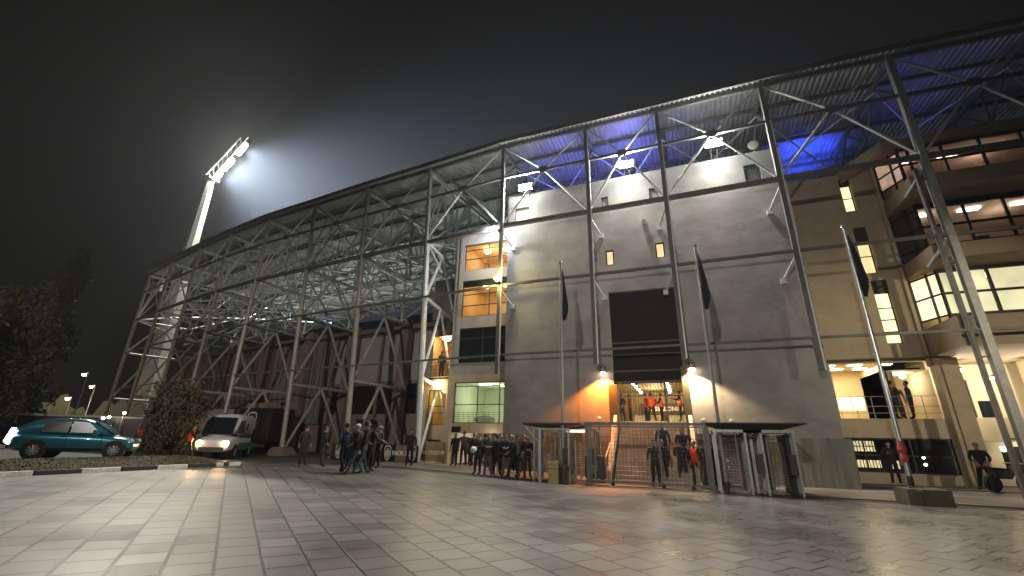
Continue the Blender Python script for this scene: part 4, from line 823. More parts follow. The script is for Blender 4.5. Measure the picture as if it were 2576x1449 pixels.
def vehicle(name, lab, cat, pos, head, paint, body, cabin, glass, wheels, r, extra=None, grp=None, zs=1, sl=2):
    t = thing(name, lab, cat, pos, grp); P = Vector(pos); H = Vector((math.cos(head), math.sin(head), 0)); Lf = Vector((-H.y, H.x, 0))
    T = lambda x, y, z: P+H*x+Lf*y+Vector((0, 0, z if z < .4 else .4+(z-.4)*zs))
    o = loft(body, T).build('body', paint, t, True); s = o.modifiers.new('sub', 'SUBSURF'); s.levels = s.render_levels = 2
    g = loft(cabin, T).build('cabin', paint, t, True); s = g.modifiers.new('sub', 'SUBSURF'); s.levels = s.render_levels = sl
    for nm, quads, m in glass:
        for q in quads:
            b = MB(); vs = [T(*p) for p in q]; b.add(vs, [tuple(range(len(vs)))]); k = b.build(nm, m, t); k.modifiers.new('s', 'SOLIDIFY').thickness = .01
    for wx, wy in wheels:
        s = 1 if wy > 0 else -1; wheel(t, T(wx, wy, r), Lf*s, r)
        b = MB(); b.tube(T(wx, wy-s*.14, r+.02), T(wx, wy+s*.105, r+.02), r+.07, 20); b.build('wheel_arch', RUBBER, t)
    if extra: extra(t, T)
    return t
A0 = onZ(85, 1153, .6); B0 = onZ(276, 1153, .6); hd = math.atan2(B0.y-A0.y, B0.x-A0.x)
Lf0 = Vector((-math.sin(hd), math.cos(hd), 0)); cpos = (A0+B0)/2+Lf0*.72
CARG = mat('car_glass', (.012, .014, .016), .25, 0, .1, 2, spec=.25)
TEAL = mat('teal_paint', (.02, .15, .2), .28, .35, .06, 1, coat=.8)
hb = [(-2.08, [(.45, .3), (.66, .45), (.66, .7), (.6, .86)]), (-1.92, [(.6, .22), (.8, .4), (.8, .75), (.74, .95)]), (-1.1, [(.7, .2), (.82, .4), (.83, .78), (.77, .98)]), (0, [(.7, .2), (.82, .4), (.83, .76), (.77, .92)]), (.8, [(.7, .2), (.82, .4), (.82, .74), (.74, .9)]), (1.45, [(.66, .22), (.8, .38), (.78, .7), (.66, .8)]), (1.78, [(.5, .24), (.68, .36), (.66, .6), (.54, .7)])]
hc = [(-2.05, [(.76, .7), (.72, 1.0), (.5, 1.08)]), (-1.95, [(.78, .7), (.7, 1.1), (.5, 1.2)]), (-1.5, [(.8, .7), (.68, 1.4), (.4, 1.5)]), (-.3, [(.8, .7), (.68, 1.47), (.4, 1.55)]), (.25, [(.8, .7), (.66, 1.4), (.4, 1.49)]), (1.1, [(.76, .7), (.66, .92), (.45, .95)])]
sg = lambda s: [[(-1.2, s*.79, .98), (-.4, s*.79, .97), (-.4, s*.695, 1.4), (-1.15, s*.69, 1.36)], [(-.33, s*.79, .97), (.62, s*.775, .96), (.15, s*.69, 1.36), (-.33, s*.695, 1.4)]]
def hbx(t, T):
    b = MB()
    for s in (-1, 1): b.sphere(T(1.62, s*.56, .66), .12, 10, (1, 1, .8))
    b.build('headlight', mat('lamp_glass', (.6, .65, .7), .1, .3), t)
    b = MB(); b.box(T(.5, -.95, .98)-Vector((.06, .06, .06)), T(.5, -.95, .98)+Vector((.1, .1, .1))); b.build('mirror', TEAL, t)
    b = MB(); b.beam(T(-.6, -.845, .82), T(-.42, -.845, .82), .03, .025); b.beam(T(.3, -.845, .8), T(.48, -.845, .8), .03, .025); b.build('door_handle', DARK, t)
    b = MB(); b.beam(T(-1.0, -.835, .42), T(1.0, -.835, .4), .03, .04); b.build('sill_trim', DGREY, t)
    for x in (-.36, .72): b = MB(); b.beam(T(x, -.83, .4), T(x, -.82, .95), .012, .012); b.build('door_gap', DARK, t)
    b = MB(); b.beam(T(-2.1, -.5, .55), T(-1.96, -.6, 1.05), .3, .2); b.build('rear_glare', em('car_glare', (.85, .97, 1), 7), t); lamp('rear_glare_fill', 'POINT', T(-2.3, -.6, .9), 16, (.8, .95, 1), .1, parent=t)  # glowing panel and added point light imitate glare reflected off the rear
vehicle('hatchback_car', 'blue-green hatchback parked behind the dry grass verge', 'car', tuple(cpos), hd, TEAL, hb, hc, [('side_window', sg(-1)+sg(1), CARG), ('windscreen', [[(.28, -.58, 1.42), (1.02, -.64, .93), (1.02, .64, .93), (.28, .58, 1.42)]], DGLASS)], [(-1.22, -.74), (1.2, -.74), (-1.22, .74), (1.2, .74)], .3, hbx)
DRED = mat('dark_red_paint', (.09, .008, .008), .3, .3, .1, 1, coat=.5)
q = onZ(200, 1140, .5); c2 = Vector((q.x-3.5, q.y+3.6, gz(q.x-3.5, q.y+3.6)))
c2 = (A0+B0)/2+Lf0*4.2+Vector((math.cos(hd), math.sin(hd), 0))*1.6; c2.z = gz(c2.x, c2.y)
# ambulance
AP = onZ(527, 1152, .36); AR = onZ(637, 1139, .33); hd2 = math.atan2(AP.y-AR.y, AP.x-AR.x); H2 = Vector((math.cos(hd2), math.sin(hd2), 0))
ap = AP-H2*2.35; ap.z = gz(ap.x, ap.y)
AW = mat('ambulance_white', (.7, .68, .7), .4, 0, .05, 1, coat=.3)
vb = [(-2.45, [(.8, .35), (.92, .5), (.94, 1.0), (.92, 1.15)]), (-1, [(.82, .32), (.95, .5), (.96, 1.0), (.94, 1.15)]), (1.4, [(.82, .32), (.95, .5), (.96, 1.0), (.93, 1.15)]), (2.0, [(.8, .32), (.93, .5), (.92, .98), (.85, 1.12)]), (2.4, [(.74, .34), (.88, .48), (.86, .86), (.74, 1.0)]), (2.5, [(.66, .38), (.8, .5), (.78, .78), (.66, .9)])]
vc = [(-2.46, [(.93, 1.05), (.92, 1.95), (.78, 2.2)]), (-2.35, [(.94, 1.05), (.92, 2.05), (.78, 2.3)]), (.7, [(.94, 1.05), (.9, 2.05), (.76, 2.28)]), (1.15, [(.94, 1.05), (.88, 2.0), (.7, 2.16)]), (2.1, [(.88, 1.03), (.82, 1.14), (.62, 1.18)])]
def amb(t, T):
    hl = em('ambulance_beam', (1, .6, .18), 60)
    for s in (-1, 1):
        b = MB(); b.sphere(T(2.42, s*.64, .78), .17, 10, (1, 1, .85)); b.build('headlight', hl, t)
        lamp('headlight_beam', 'SPOT', T(2.6, s*.62, .76), 160, (1, .62, .28), .08, T(9, s*.7, .1), 110, .7, parent=t)
    b = MB()
    for s in (-1, 1): b.beam(T(-2.4, s*.965, .62), T(1.2, s*.965, .62), .02, .38)
    b.build('green_panel', mat('green_panel', (.05, .17, .1), .5), t)
    b = MB()
    for s in (-1, 1): b.beam(T(-2.4, s*.972, 1.12), T(1.2, s*.965, 1.12), .02, .12)
    b.build('green_stripe', mat('dark_green', (.012, .05, .03), .5), t)
    for sd_ in (-1, 1):
        b = MB()
        for a in (0, math.pi/3, -math.pi/3):
            c = T(-.25, sd_*.925, 1.6); u = H2*math.sin(a)+Vector((0, 0, math.cos(a))); b.beam(c-u*.2, c+u*.2, .02, .07)
        b.build('medical_star', mat('star_blue', (.03, .04, .2), .5), t)
    b = MB(); b.box(T(.3, -.3, 2.13)-Vector((.1, .1, 0)), T(.3, -.3, 2.13)+Vector((.1, .1, .16))); b.build('beacon', mat('beacon', (.02, .02, .04), .3), t)
    b = MB(); b.beam(T(2.47, -.6, .5), T(2.47, .6, .5), .08, .22); b.build('bumper', DGREY, t)
vehicle('ambulance', 'white and green ambulance van with both headlights glowing', 'ambulance', tuple(ap), hd2, AW, vb, vc, [('windscreen', [[(1.28, -.7, 2.04), (2.08, -.78, 1.19), (2.08, .78, 1.19), (1.28, .7, 2.04)]], DGLASS), ('side_window', [[(.35, s*.935, 1.25), (1.7, s*.905, 1.22), (1.15, s*.885, 1.88), (.4, s*.915, 1.92)] for s in (-1, 1)], DGLASS)], [(-1.5, -.84), (1.55, -.84), (-1.5, .84), (1.55, .84)], .35, amb, None, 1.13, 1)
# truck with crest
YT = 26.3; p0 = onY(588, 1090, YT); p1 = onY(676, 1090, YT); g0 = .3
t = thing('box_truck', 'tall grey box truck with a black crested rear behind the ambulance', 'truck', (p0.x, YT, g0))
b = MB(); b.box((p0.x-.0, YT, g0+.75), (p1.x, YT+2.2, g0+3.35)); mat('truck_grey', (.34, .31, .27), .6, 0, .3, 1); b.build('box', mat('truck_black', (.02, .018, .018), .5), t, bevel=.03)
MB().box((p0.x+.12, YT-.03, g0+.8), (p1.x-.1, YT, g0+3.25)).build('rear_door', BLACK, t); crest(t, ((p0.x*.55+p1.x*.45), YT-.035, g0+2.1), (1, 0, 0), 1.9)
MB().box((p0.x-5.4, YT+.2, g0+.7), (p0.x, YT+3.0, g0+3.3)).build('side_box', MATS['truck_grey'], t, bevel=.03)
b = MB(); [b.box((p0.x-x, YT+.55, g0+1.3), (p0.x-x+.06, YT+.59, g0+2.8)) for x in (4.4, 3.2, 1.2)]; b.build('side_strip', mat('silver_strip', (.6, .6, .55), .3, .4), t)
MB().box((p0.x-.4, YT+1, g0+3.36), (p1.x-2.2, YT+2.6, g0+3.85)).build('roof_unit', mat('roof_unit', (.3, .2, .16), .7), t, bevel=.03)
MB().box((p0.x+.1, YT-.1, g0+.4), (p1.x-.2, YT, g0+.6)).build('bumper', mat('bumper_pale', (.6, .5, .45), .5), t)
for x in (p0.x+.5, p1.x-.6): wheel(t, (x, YT+1.2, g0+.4), (0, -1, 0), .4, .3)
# ------------------------------------------------------------ trees and background left
def tree(name, lab, cat, base, h, crown, n, r, lean=(0, 0), cs=.3, trunk=.2, grp=None):
    t = thing(name, lab, cat, base, grp); bx, by, bz = base; b = MB(); b.tube((bx, by, bz), (bx, by, bz+h*.75), trunk, 8, trunk*.3)
    rnd = random.Random(int(h*100+bx*7))
    for i in range(9):
        z = bz+h*(.2+.07*i); a = rnd.random()*6.28; b.tube((bx, by, z), (bx+r*.6*math.cos(a), by+r*.6*math.sin(a), z+h*.12), trunk*.3, 5, trunk*.08)
    b.build('trunk', BARK, t); b = MB(); cl = [crown(rnd) for _ in range(int(n/60))]
    for i in range(n):
        c = cl[rnd.randrange(len(cl))]; p = Vector(base)+Vector(c)+Vector((rnd.gauss(0, 1), rnd.gauss(0, 1), rnd.gauss(0, 1)*1.2))*r*.12
        u = Vector((rnd.gauss(0, 1), rnd.gauss(0, 1), rnd.gauss(0, 1))).normalized(); v = u.orthogonal().normalized(); s_ = cs*rnd.uniform(.5, 1.2)
        b.add([p-u*s_, p+v*s_*.4, p+u*s_, p-v*s_*.4], [(0, 1, 2, 3)])
    b.build('crown', LEAF, t); return t
def azp(az, D): return (D*math.sin(R(az)), D*math.cos(R(az)))
def col_crown(h, r, z0=.08):
    def f(rnd):
        t_ = rnd.random(); z = h*(z0+t_*(1-z0)); rr = r*(1-t_**1.8*.72)*math.sqrt(rnd.random())*(.8+.35*math.sin(t_*17)); a = rnd.random()*6.28; return (rr*math.cos(a), rr*math.sin(a), z)
    return f
def bush_crown(h, r):
    def f(rnd):
        u = Vector((rnd.gauss(0, 1), rnd.gauss(0, 1), rnd.gauss(0, 1))).normalized()*rnd.random()**.4; return (u.x*r, u.y*r, h*.52+u.z*h*.47)
    return f
x, y = azp(-68.6, 52); tree('cypress_tree', 'tall narrow cypress reaching up into the dark sky', 'tree', (x, y, gz(x, y)), 16.4, col_crown(16.4, 1.7), 9500, 1.5, cs=.2)
x, y = azp(-71.3, 42); tree('broad_tree', 'broad dark tree left of the cypress', 'tree', (x, y, gz(x, y)), 9.6, bush_crown(10.4, 2.4), 9500, 2.4, cs=.2)
x, y = azp(-76, 36); tree('broad_tree', 'dark tree cut off by the left picture edge', 'tree', (x, y, gz(x, y)), 8, bush_crown(8.6, 3), 3500, 3, cs=.3)
x, y = azp(-57.9, 31.5); tree('olive_tree', 'bushy dark tree between the car and the ambulance', 'tree', (x, y, gz(x, y)), 4.2, bush_crown(4.4, 1.55), 6000, 1.6, cs=.13, trunk=.14)
x, y = azp(-58.6, 30.5); tree('shrub', 'dense low shrub at the foot of the bushy tree', 'shrub', (x, y, gz(x, y)), 1.7, bush_crown(2.0, 1.0), 3500, 1.0, cs=.1, trunk=.06)
x, y = azp(-66, 95); b = MB(); hd_ = []
for i in range(40): xx, yy = azp(-75+i*.42, 95); hd_ += [(xx, yy, -1), (xx, yy, 5.3+1.1*math.sin(i*.7)+.8*math.sin(i*1.9))]
b.add(hd_+[(a*1.08, c*1.08, z) for a, c, z in hd_], [(2*i, 2*i+2, 2*i+3, 2*i+1) for i in range(39)]+[(2*i+1, 2*i+3, 83+2*i, 81+2*i) for i in range(39)]+[(80+2*i, 81+2*i, 83+2*i, 82+2*i) for i in range(39)]+[(0, 1, 81, 80), (78, 158, 159, 79)]); tag(b.build('hill', mat('hill_scrub', (.05, .045, .03), .95, 0, .5, .4, .5)), kind='structure')
pa = azp(-62.6, 54); b = MB(); b.box((pa[0]-1.8, pa[1]-.3, 0), (pa[0]+4.2, pa[1]+3, 2.9)); tag(b.build('kiosk', mat('kiosk_olive', (.22, .19, .12), .85, 0, .2, 1)), 'plain olive ticket kiosk wall behind the man in orange vest', 'kiosk')
t = thing('bus', 'long dark bus with pale roof behind the parked cars', 'bus', (-40, 18.5, .4)); c = Vector((*azp(-65.6, 46), .3)); u = Vector((.62, .78, 0)); v = Vector((-.78, .62, 0))
b = MB(); b.beam(c-u*4.5+Vector((0, 0, 1.3)), c+u*4.5+Vector((0, 0, 1.3)), 2.4, 1.9); b.build('body', mat('bus_dark', (.025, .01, .012), .3, 0, .1, 1), t); b = MB(); b.beam(c-u*4.5+Vector((0, 0, 2.33)), c+u*4.5+Vector((0, 0, 2.33)), 2.3, .14); b.build('roof', mat('bus_roof', (.35, .35, .28), .5), t)
b = MB(); b.beam(c-u*4.52+Vector((0, 0, 2.0))-v*.6, c-u*4.52+Vector((0, 0, 2.0))+v*.6, .1, .12); b.build('tail_light', em('tail_glow', (1, .06, .02), 2.5), t)
for az, D, h in ((-63.3, 42, 2.1), (-62.9, 43, 2.2), (-61.9, 43.5, 2.55)):
    xx, yy = azp(az, D); t = thing('path_lamp', {-63.3: 'low path lamp right of the bus', -62.9: 'low path lamp beside the kiosk corner', -61.9: 'low path lamp above the kiosk'}[az], 'lamp', (xx, yy, .3), 'low path lamps'); b = MB(); b.tube((xx, yy, .0), (xx, yy, h+.3), .04, 6); b.build('post', ALU, t); b = MB(); b.sphere((xx, yy, h+.38), .1, 8); b.build('globe', em('path_globe', (1, .9, .7), 26), t)
# ------------------------------------------------------------ people
SKIN = mat('skin', (.32, .2, .15), .6, 0, .1, 5)
OUT = {'black': (.012, .012, .014), 'navy': (.014, .018, .04), 'char': (.03, .03, .032), 'jeans': (.07, .085, .12), 'brown': (.05, .04, .032), 'olive': (.03, .035, .026), 'grey': (.11, .11, .12), 'blue': (.03, .035, .09), 'white': (.55, .55, .55)}
OM = {k: mat('cloth_'+k, v, .85, 0, .25, 9, .2, 30) for k, v in OUT.items()}
HV = mat('hivis_orange', (.85, .06, .02), .6, 0, .12, 8); HVT = mat('reflective_tape', (.6, .6, .55), .4)
HAIR = {'dark': mat('hair_dark', (.012, .01, .008), .7), 'grey': mat('hair_grey', (.25, .24, .23), .7), 'brown': mat('hair_brown', (.05, .03, .02), .7)}
POSE = {}
def pose_mesh(key, legs, arms, lean=0, coat=False, twist=0, hood=False):
    V = []; E = []; Rr = []
    def add(p, r, par=None): V.append(Vector(p)); Rr.append(r); (E.append((par, len(V)-1)) if par is not None else None); return len(V)-1
    L = math.tan(lean); f = lambda x, y, z: (x, y+max(0, z-.95)*L, z)
    k = 1.12 if coat else 1
    pel = add(f(0, 0, .95), (.155*k, .12*k)); sp = add(f(0, 0, 1.12), (.15*k, .115*k), pel); ch = add(f(0, .005, 1.32), (.19*k, .13*k), sp); nk = add(f(0, .0, 1.47), (.065, .065), ch)
    add_h = add(f(0, .025, 1.56), (.07, .085), nk); hd_ = add(f(0, .02, 1.65), (.082, .1), add_h); add(f(0, .015, 1.715), (.06, .07), hd_); add(f(0, .125, 1.625), (.014, .014), hd_); add(f(0, .105, 1.585), (.02, .012), add_h)
    for s in (-1, 1): add(f(s*.088, .015, 1.635), (.012, .02), hd_)
    for s, (fy, spread, kb) in zip((-1, 1), legs):
        hp = add((s*.09, 0, .88), (.095*k, .1*k), pel); kn = add((s*(.1+spread*.5), fy*.5+kb*.3, .49), (.07, .075), hp)
        an = add((s*(.1+spread), fy-kb*.25, .1), (.048, .055), kn); add((s*(.115+spread), fy+.16-kb*.25, .045), (.045, .035), an)
    for s, (ey, ex, ez, hy, hx, hz) in zip((-1, 1), arms):
        sh = add(f(s*.2, 0, 1.42), (.07*k, .07*k), ch); el = add(f(s*ex, ey, ez), (.052*k, .052*k), sh); wr = add(f(s*hx, hy, hz), (.034, .034), el)
        d = (V[wr]-V[el]).normalized(); side = d.cross(Vector((0, 1, 0))) if abs(d.y) < .8 else Vector((1, 0, 0)); side = side.normalized() if side.length > .1 else Vector((1, 0, 0))
        pm = V[wr]+d*.07; pi = add(pm, (.036, .022), wr)
        for q in range(4): ff = pm+side*(-.03+.02*q)+d*(.045+(.02, .028, .024, .012)[q]); fi = add(ff, (.0095, .0095), pi); add(ff+d*.022+Vector((0, .012, -.01)), (.008, .008), fi)
        th = add(V[wr]+d*.045-side*.045, (.011, .011), wr); add(V[wr]+d*.085-side*.058, (.009, .009), th)
    me = bpy.data.meshes.new('skel'); me.from_pydata([tuple(v) for v in V], E, []); o = bpy.data.objects.new('skel', me); COL.objects.link(o)
    o.modifiers.new('skin', 'SKIN'); sk = me.skin_vertices[0].data
    for i, r in enumerate(Rr): sk[i].radius = r
    sk[0].use_root = True; s = o.modifiers.new('sub', 'SUBSURF'); s.levels = s.render_levels = 1
    dg = bpy.context.evaluated_depsgraph_get(); m = bpy.data.meshes.new_from_object(o.evaluated_get(dg)); bpy.data.objects.remove(o)
    wr_ = [V[i] for i in range(len(V)) if abs(Rr[i][0]-.036) < 1e-6 and Rr[i][1] == .022]
    for p in m.polygons:
        c = p.center; z = c.z; p.use_smooth = True
        if any((c-w_).length < .125 for w_ in wr_): mi = 0
        elif z > 1.485 and abs(c.x) < .13: mi = 0 if not (hood and c.y < .06+max(0, z-.95)*L) else 1
        elif z < .085: mi = 3
        elif z < (.8 if coat else .93) and not any((c-w_).length < .3 and abs(c.x) > .2 for w_ in wr_): mi = 2
        else: mi = 1
        p.material_index = mi
    hair = MB(); hx, hy, hz = f(0, .0, 1.665); hair.sphere((hx, hy-.008, hz+.022), .108, 10, (.88, 1.02, .92)); hv = [v for v in hair.v if not (v[1]-hy > .045 and v[2] < hz+.05)]
    hm = bpy.data.meshes.new('hair'); keep = [i for i, v in enumerate(hair.v) if not (v[1]-hy > .05 and v[2] < hz+.045) and v[2] > hz-.07]; ix = {a: b_ for b_, a in enumerate(keep)}
    hm.from_pydata([hair.v[i] for i in keep], [], [tuple(ix[i] for i in fa) for fa in hair.f if all(i in ix for i in fa)]); [setattr(p, 'use_smooth', True) for p in hm.polygons]
    vm = MB(); vv = []; mp = {}
    for p in m.polygons:
        c = p.center
        if .93 < c.z < 1.46 and abs(c.x) < .215 and p.material_index == 1:
            idx = []
            for i in p.vertices:
                if i not in mp: mp[i] = len(vv); vv.append(tuple(m.vertices[i].co+m.vertices[i].normal*.016))
                idx.append(mp[i])
            vm.f.append(tuple(idx)); vm.m.append(1 if 1.1 < c.z < 1.15 else 0)
    vm.v = vv; vme = bpy.data.meshes.new('vest'); vme.from_pydata(vm.v, [], vm.f); vme.materials.append(HV); vme.materials.append(HVT); vme.polygons.foreach_set('material_index', vm.m); [setattr(p, 'use_smooth', True) for p in vme.polygons]
    POSE[key] = (m, hm, vme, [p.material_index for p in m.polygons])
rest = (0, .27, 1.15, .06, .28, .9); pock = (-.06, .3, 1.16, .1, .19, 1.0); phone = (.06, .27, 1.15, .26, .1, 1.25); fold = (.08, .27, 1.18, .24, .06, 1.16)
pose_mesh('stand', ((0, .02, 0), (.03, .03, 0)), (rest, rest)); pose_mesh('wide', ((.02, .12, 0), (-.02, .12, 0)), (pock, pock), coat=True)
pose_mesh('phone', ((0, .02, 0), (.06, .04, 0)), (rest, phone)); pose_mesh('fold', ((0, .05, 0), (.02, .03, 0)), (fold, fold), coat=True)
pose_mesh('walk', ((-.32, .0, .25), (.3, .0, 0)), ((-.15, .26, 1.17, -.05, .26, .93), (.15, .26, 1.17, .32, .24, 1.02)), lean=.06)
pose_mesh('walkcoat', ((.28, .02, 0), (-.3, .02, .2)), ((.1, .28, 1.17, .28, .22, 1.05), (-.12, .28, 1.17, -.05, .27, .93)), coat=True, lean=.08)
pose_mesh('lean', ((.05, .1, .1), (-.05, .08, 0)), ((.2, .27, 1.2, .42, .15, 1.1), (.2, .27, 1.2, .42, .12, 1.12)), coat=True, lean=.28)
pose_mesh('wave', ((0, .03, 0), (.03, .03, 0)), ((.1, .3, 1.25, .38, .28, 1.32), rest)); pose_mesh('film', ((.05, .08, 0), (-.05, .08, 0)), ((.18, .26, 1.34, .2, .16, 1.58), (.2, .28, 1.3, .33, .16, 1.5)))
def person(x, y, z, yaw, pose, top, leg, hair='dark', lab='', vest=False, s=1.0, grp=None, cap=None):
    t = thing('person', lab, 'person', (x, y, z), grp); t.rotation_euler.z = yaw; t.scale = (s, s, s); m, hm, vm, mi_ = POSE[pose]
    me = m.copy(); me.materials.clear()
    for q in (SKIN, OM[top], OM[leg], OM['black']): me.materials.append(q)
    me.polygons.foreach_set('material_index', mi_)
    o = bpy.data.objects.new('body', me); COL.objects.link(o); o.parent = t
    h_ = hm.copy(); h_.materials.clear(); h_.materials.append(OM[cap] if cap else HAIR[hair]); o = bpy.data.objects.new('cap' if cap else 'hair', h_); COL.objects.link(o); o.parent = t
    if grp or s > 1.04:
        if (len(COL.objects) % 3) == 0: b = MB(); b.box((-.16, -.3, 1.0), (.16, -.13, 1.42)); o = b.build('backpack', OM[('grey', 'olive', 'jeans')[len(COL.objects) % 9//3]], None, bevel=.04); o.parent = t
        if (len(COL.objects) % 4) == 1: b = MB(); b.lathe((0, .01, 1.42), [(.1, -.02), (.125, .03), (.11, .09), (.08, .1)], 12); o = b.build('scarf', OM[('white', 'grey')[len(COL.objects) % 2]], None, True); o.parent = t
    if vest: o = bpy.data.objects.new('vest', vm); COL.objects.link(o); o.parent = t
    return t
def face(p, q): return math.atan2(q[1]-p[1], q[0]-p[0])-math.pi/2
def at(px, py, yaw, *a, z=None, dz=0, **k):
    p = onG(px, py) if z is None else onZ(px, py, z); return person(p.x, p.y, p.z+dz, yaw, *a, **k)
PI = math.pi
at(757, 1172, .3, 'stand', 'char', 'char', lab='man in a dark jacket at the left of the plaza group', s=1.03)
at(806, 1174, -.6, 'wide', 'black', 'char', lab='man in black with legs apart behind the small white lights', s=1.0)
at(858, 1189, 1.1, 'walk', 'navy', 'black', cap='black', lab='man in a black cap walking with a long stride', s=1.06)
at(889, 1193, 2.6, 'walkcoat', 'black', 'jeans', cap='white', lab='man in a pale cap and blue jeans at the middle of the plaza group', s=1.05)
at(906, 1192, -.4, 'walkcoat', 'char', 'jeans', lab='big man in a dark coat and jeans seen from behind', s=1.12)
at(925, 1188, -1.1, 'lean', 'olive', 'black', lab='man bending forward beside the big man in jeans', s=1.08)
at(946, 1179, 2.8, 'phone', 'navy', 'black', hair='grey', lab='man with a pale scarf at the right of the plaza group', s=1.05)
cp_ = at(930, 1180, 2.9, 'film', 'navy', 'black', lab='cameraman behind the plaza group', s=1.06)
cp2 = at(880, 1181, -2.7, 'film', 'black', 'black', lab='second cameraman behind the man in the pale cap', s=1.06)
for p_, lab in ((cp_, 'furry black shoulder camera of the right cameraman'), (cp2, 'furry black shoulder camera of the left cameraman')):
    c = p_.location; yaw = p_.rotation_euler.z; u = Vector((-math.sin(yaw), math.cos(yaw), 0)); v = Vector((u.y, -u.x, 0)); c = c+Vector((0, 0, 1.83))-v*.2+u*.1
    t = thing('video_camera', lab, 'camera', tuple(c)); b = MB(); b.beam(c-u*.25, c+u*.2, .14, .22); b.build('body', DARK, t); b = MB(); b.tube(c+u*.2, c+u*.38, .05, 8, .07); b.build('lens', DGREY, t); b = MB(); b.sphere(c+Vector((0, 0, .2))+u*.1, .17, 10, (1.1, 1.1, .8)); b.build('fur_windshield', mat('fur', (.015, .015, .018), .95, 0, .4, 20, .6, 60), t)
at(1028, 1172, -2.6, 'stand', 'black', 'black', lab='lone man in black standing before the crest board', s=1.0)
cr = [(1142, 1173, 3.0, 'stand', 'navy', 'black', 'man in a dark blue jacket beside the bright door frame'), (1164, 1172, .4, 'phone', 'brown', 'char', 'person in brown just inside the lobby doorway'), (1181, 1173, -1.2, 'lean', 'navy', 'black', 'person stooping over near the lobby doorway'), (1200, 1195, 2.9, 'fold', 'char', 'black', 'person holding a white helmet at the front of the crowd'),
      (1217, 1180, .5, 'wide', 'black', 'char', 'person in a black coat under the white lobby screen'), (1226, 1196, -2.7, 'fold', 'brown', 'grey', 'person in a brown coat behind the belt post'), (1240, 1183, 2.5, 'stand', 'grey', 'black', 'person in a grey jacket in the middle of the crowd'), (1249, 1198, -.3, 'wide', 'black', 'black', 'broad person in black right of the belt post'),
      (1262, 1186, 1.5, 'phone', 'char', 'char', 'person looking at a glowing phone left of the wall corner'), (1272, 1200, -2.9, 'fold', 'navy', 'grey', 'person with pale trousers behind the belt'), (1284, 1187, .2, 'stand', 'brown', 'black', 'person in brown against the concrete wall'), (1290, 1203, 2.2, 'walkcoat', 'black', 'black', 'person in a long black coat near the belt'),
      (1301, 1189, -1.8, 'phone', 'olive', 'black', 'person in olive against the concrete wall'), (1310, 1202, 2.9, 'wide', 'brown', 'brown', 'person in brown trousers close to the left turnstile'), (1318, 1190, .9, 'stand', 'char', 'char', 'tall person at the right end of the crowd'), (1326, 1203, -2.4, 'fold', 'black', 'brown', 'last person of the crowd beside the turnstile'),
      (1191, 1171, 1.0, 'stand', 'black', 'black', 'person deep inside the lobby'), (1255, 1178, -.5, 'stand', 'navy', 'black', 'person at the back of the crowd by the wall corner'), (1232, 1174, 2.0, 'wide', 'char', 'black', 'person in charcoal inside the lobby right side')]
for i, (px, py, yaw, po, tp, lg, lab) in enumerate(cr): at(px, py, yaw, po, tp, lg, ('dark', 'brown', 'grey')[i % 3 if i % 5 else 2], lab=lab, s=.97+.05*((i*7) % 4)/3, grp='people waiting at the lobby entrance')
hp = onG(1200, 1195); t = thing('helmet', 'white helmet held by a person in the crowd', 'helmet', (hp.x, hp.y-.3, hp.z+1.05)); b = MB(); b.sphere((hp.x-.05, hp.y-.36, hp.z+1.05), .15, 12, (1, 1, .92)); b.build('shell', WHITE, t, True); b = MB(); b.sphere((hp.x-.05, hp.y-.42, hp.z+1.04), .12, 10, (.8, .9, .5)); b.build('visor', mat('visor', (.3, .3, .3), .15), t, True)
# behind the gate
at(1653, 1224, PI, 'stand', 'olive', 'black', lab='man in dark clothes with a light badge behind the gate')
at(1674, 1222, 2.9, 'stand', 'navy', 'black', lab='man in navy close behind the gate', s=1.0)
person(-.93, 20.6, .67, PI, 'stand', 'blue', 'black', 'grey', lab='man in blue coming down the steps above the others', s=1.02)
at(1722, 1224, .1, 'fold', 'black', 'black', lab='person in a long black coat facing the steps')
person(.02-.15, 20.55, .5, PI, 'wide', 'blue', 'black', 'grey', lab='grey haired man on the steps beside the right pillar', s=1.02)
at(1757, 1226, 2.2, 'stand', 'black', 'black', 'grey', vest=True, lab='steward in orange vest and pale cap behind the right gate post', cap='white')
at(1792, 1229, 0, 'wide', 'black', 'char', lab='broad man in black with his back to the gate', s=1.02); at(1808, 1230, .3, 'fold', 'black', 'black', 'grey', lab='person in black coat left of the middle flagpole')
# lit hall above the steps
for x, y, yaw, po, tp, v_, lab in ((-3.55, 28.4, 2.6, 'wide', 'brown', 0, 'figure in brown coat at the left end of the lit hall'), (-3.07, 28.6, -1.4, 'stand', 'black', 1, 'steward in orange vest second from the left in the lit hall'), (-2.1, 28.6, -1.2, 'stand', 'black', 1, 'steward facing right at the middle of the lit hall'), (-1.75, 28.2, .2, 'wide', 'black', 1, 'steward seen from behind in the middle of the lit hall'), (-1.2, 28.6, 1.4, 'fold', 'black', 1, 'steward facing left right of the hall middle'), (-.12, 27.6, 1.5, 'wave', 'black', 1, 'steward raising a hand beside the right pillar')):
    person(x, y, 2.8, yaw, po, tp, 'black', lab=lab, vest=bool(v_), s=.97)
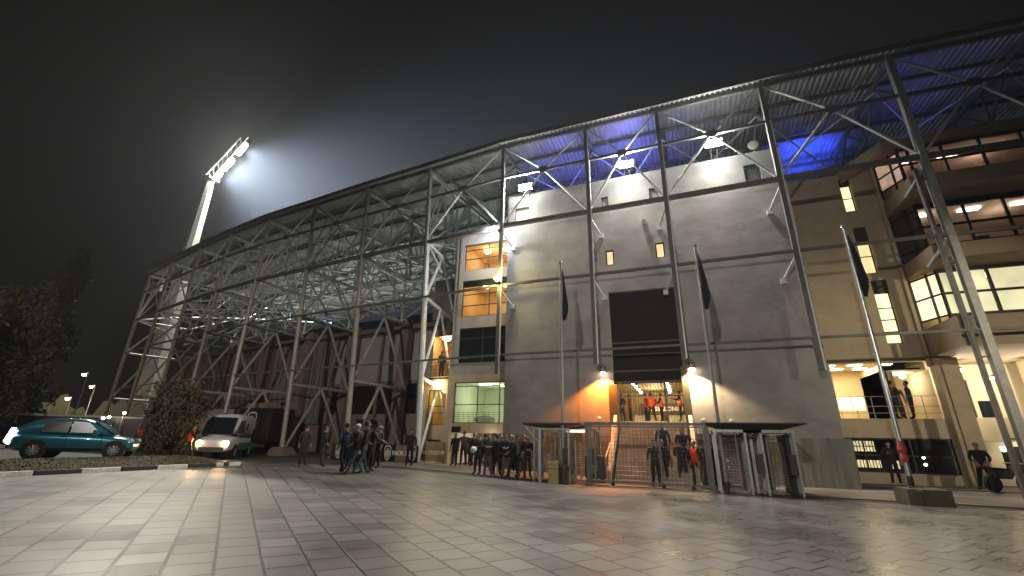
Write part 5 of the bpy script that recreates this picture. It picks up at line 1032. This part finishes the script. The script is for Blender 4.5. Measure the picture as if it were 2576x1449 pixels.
# right side
at(2258, 1217, 2.9, 'phone', 'black', 'black', lab='man in black outside the ground floor windows', z=.14)
at(2490, 1234, 2.7, 'wide', 'black', 'black', 'grey', lab='grey haired man standing at the far right', s=1.0, z=.14)
person(9.35, 25.78, 2.9, -1.3, 'phone', 'black', 'black', lab='man leaning at the gallery rail behind the right flagpole', s=.98); person(10.0, 26.0, 2.9, 1.0, 'stand', 'char', 'black', lab='man in charcoal on the gallery', s=.98); person(9.85, 26.9, 2.9, -.6, 'stand', 'grey', 'brown', lab='person in grey deeper in the gallery', s=.98)
person(-14.35, 24.5, 5.3, 1.2, 'stand', 'black', 'black', lab='figure standing on the yellow stair landing', s=.98)
at(340, 1137, .3, 'stand', 'olive', 'black', vest=True, lab='steward in orange vest beside the kiosk'); at(466, 1156, -.8, 'walk', 'black', 'black', vest=True, lab='steward in orange vest beside the ambulance lights')
# motorbikes at the far right
for px, lab in ((2545, 'parked motorbike at the far right edge'),):
    p = onZ(px, 1238, .14); t = thing('motorbike', lab, 'motorbike', tuple(p)); X = Vector((.9, .35, 0)).normalized(); n_ = Vector((-X.y, X.x, 0))
    for d, nm in ((-.6, 'wheel'), (.65, 'wheel')): b = MB(); b.tube(p+X*d+Vector((0, 0, .3))-n_*.06, p+X*d+Vector((0, 0, .3))+n_*.06, .3, 16); b.build('wheel', RUBBER, t)
    b = MB(); b.beam(p-X*.55+Vector((0, 0, .62)), p+X*.1+Vector((0, 0, .6)), .28, .3); b.tube(p+X*.1+Vector((0, 0, .55)), p+X*.45+Vector((0, 0, .95)), .12, 8); b.build('body', DGREY, t, bevel=.03); b = MB(); b.beam(p-X*.6+Vector((0, 0, .82)), p+X*.1+Vector((0, 0, .78)), .26, .1); b.build('seat', DARK, t); b = MB(); b.tube(p+X*.65+Vector((0, 0, .3)), p+X*.42+Vector((0, 0, 1.0)), .04); b.tube(p+X*.42-n_*.35+Vector((0, 0, 1.02)), p+X*.42+n_*.35+Vector((0, 0, 1.02)), .02); b.build('fork', ALU, t)

# ------------------------------------------------------------ haze
h = MB(); h.box((-110, -40, -1.2), (40, 75, 60)); hz = h.build('haze', [bpy.data.materials.new('haze_air')]); tag(hz, kind='stuff')
m = hz.data.materials[0]; m.use_nodes = True; nt = m.node_tree; nt.nodes.remove(nt.nodes['Principled BSDF']); v = nt.nodes.new('ShaderNodeVolumePrincipled')
v.inputs['Color'].default_value = (.8, .87, 1, 1); v.inputs['Density'].default_value = .00034; v.inputs['Anisotropy'].default_value = .3; nt.links.new(v.outputs[0], nt.nodes['Material Output'].inputs['Volume'])
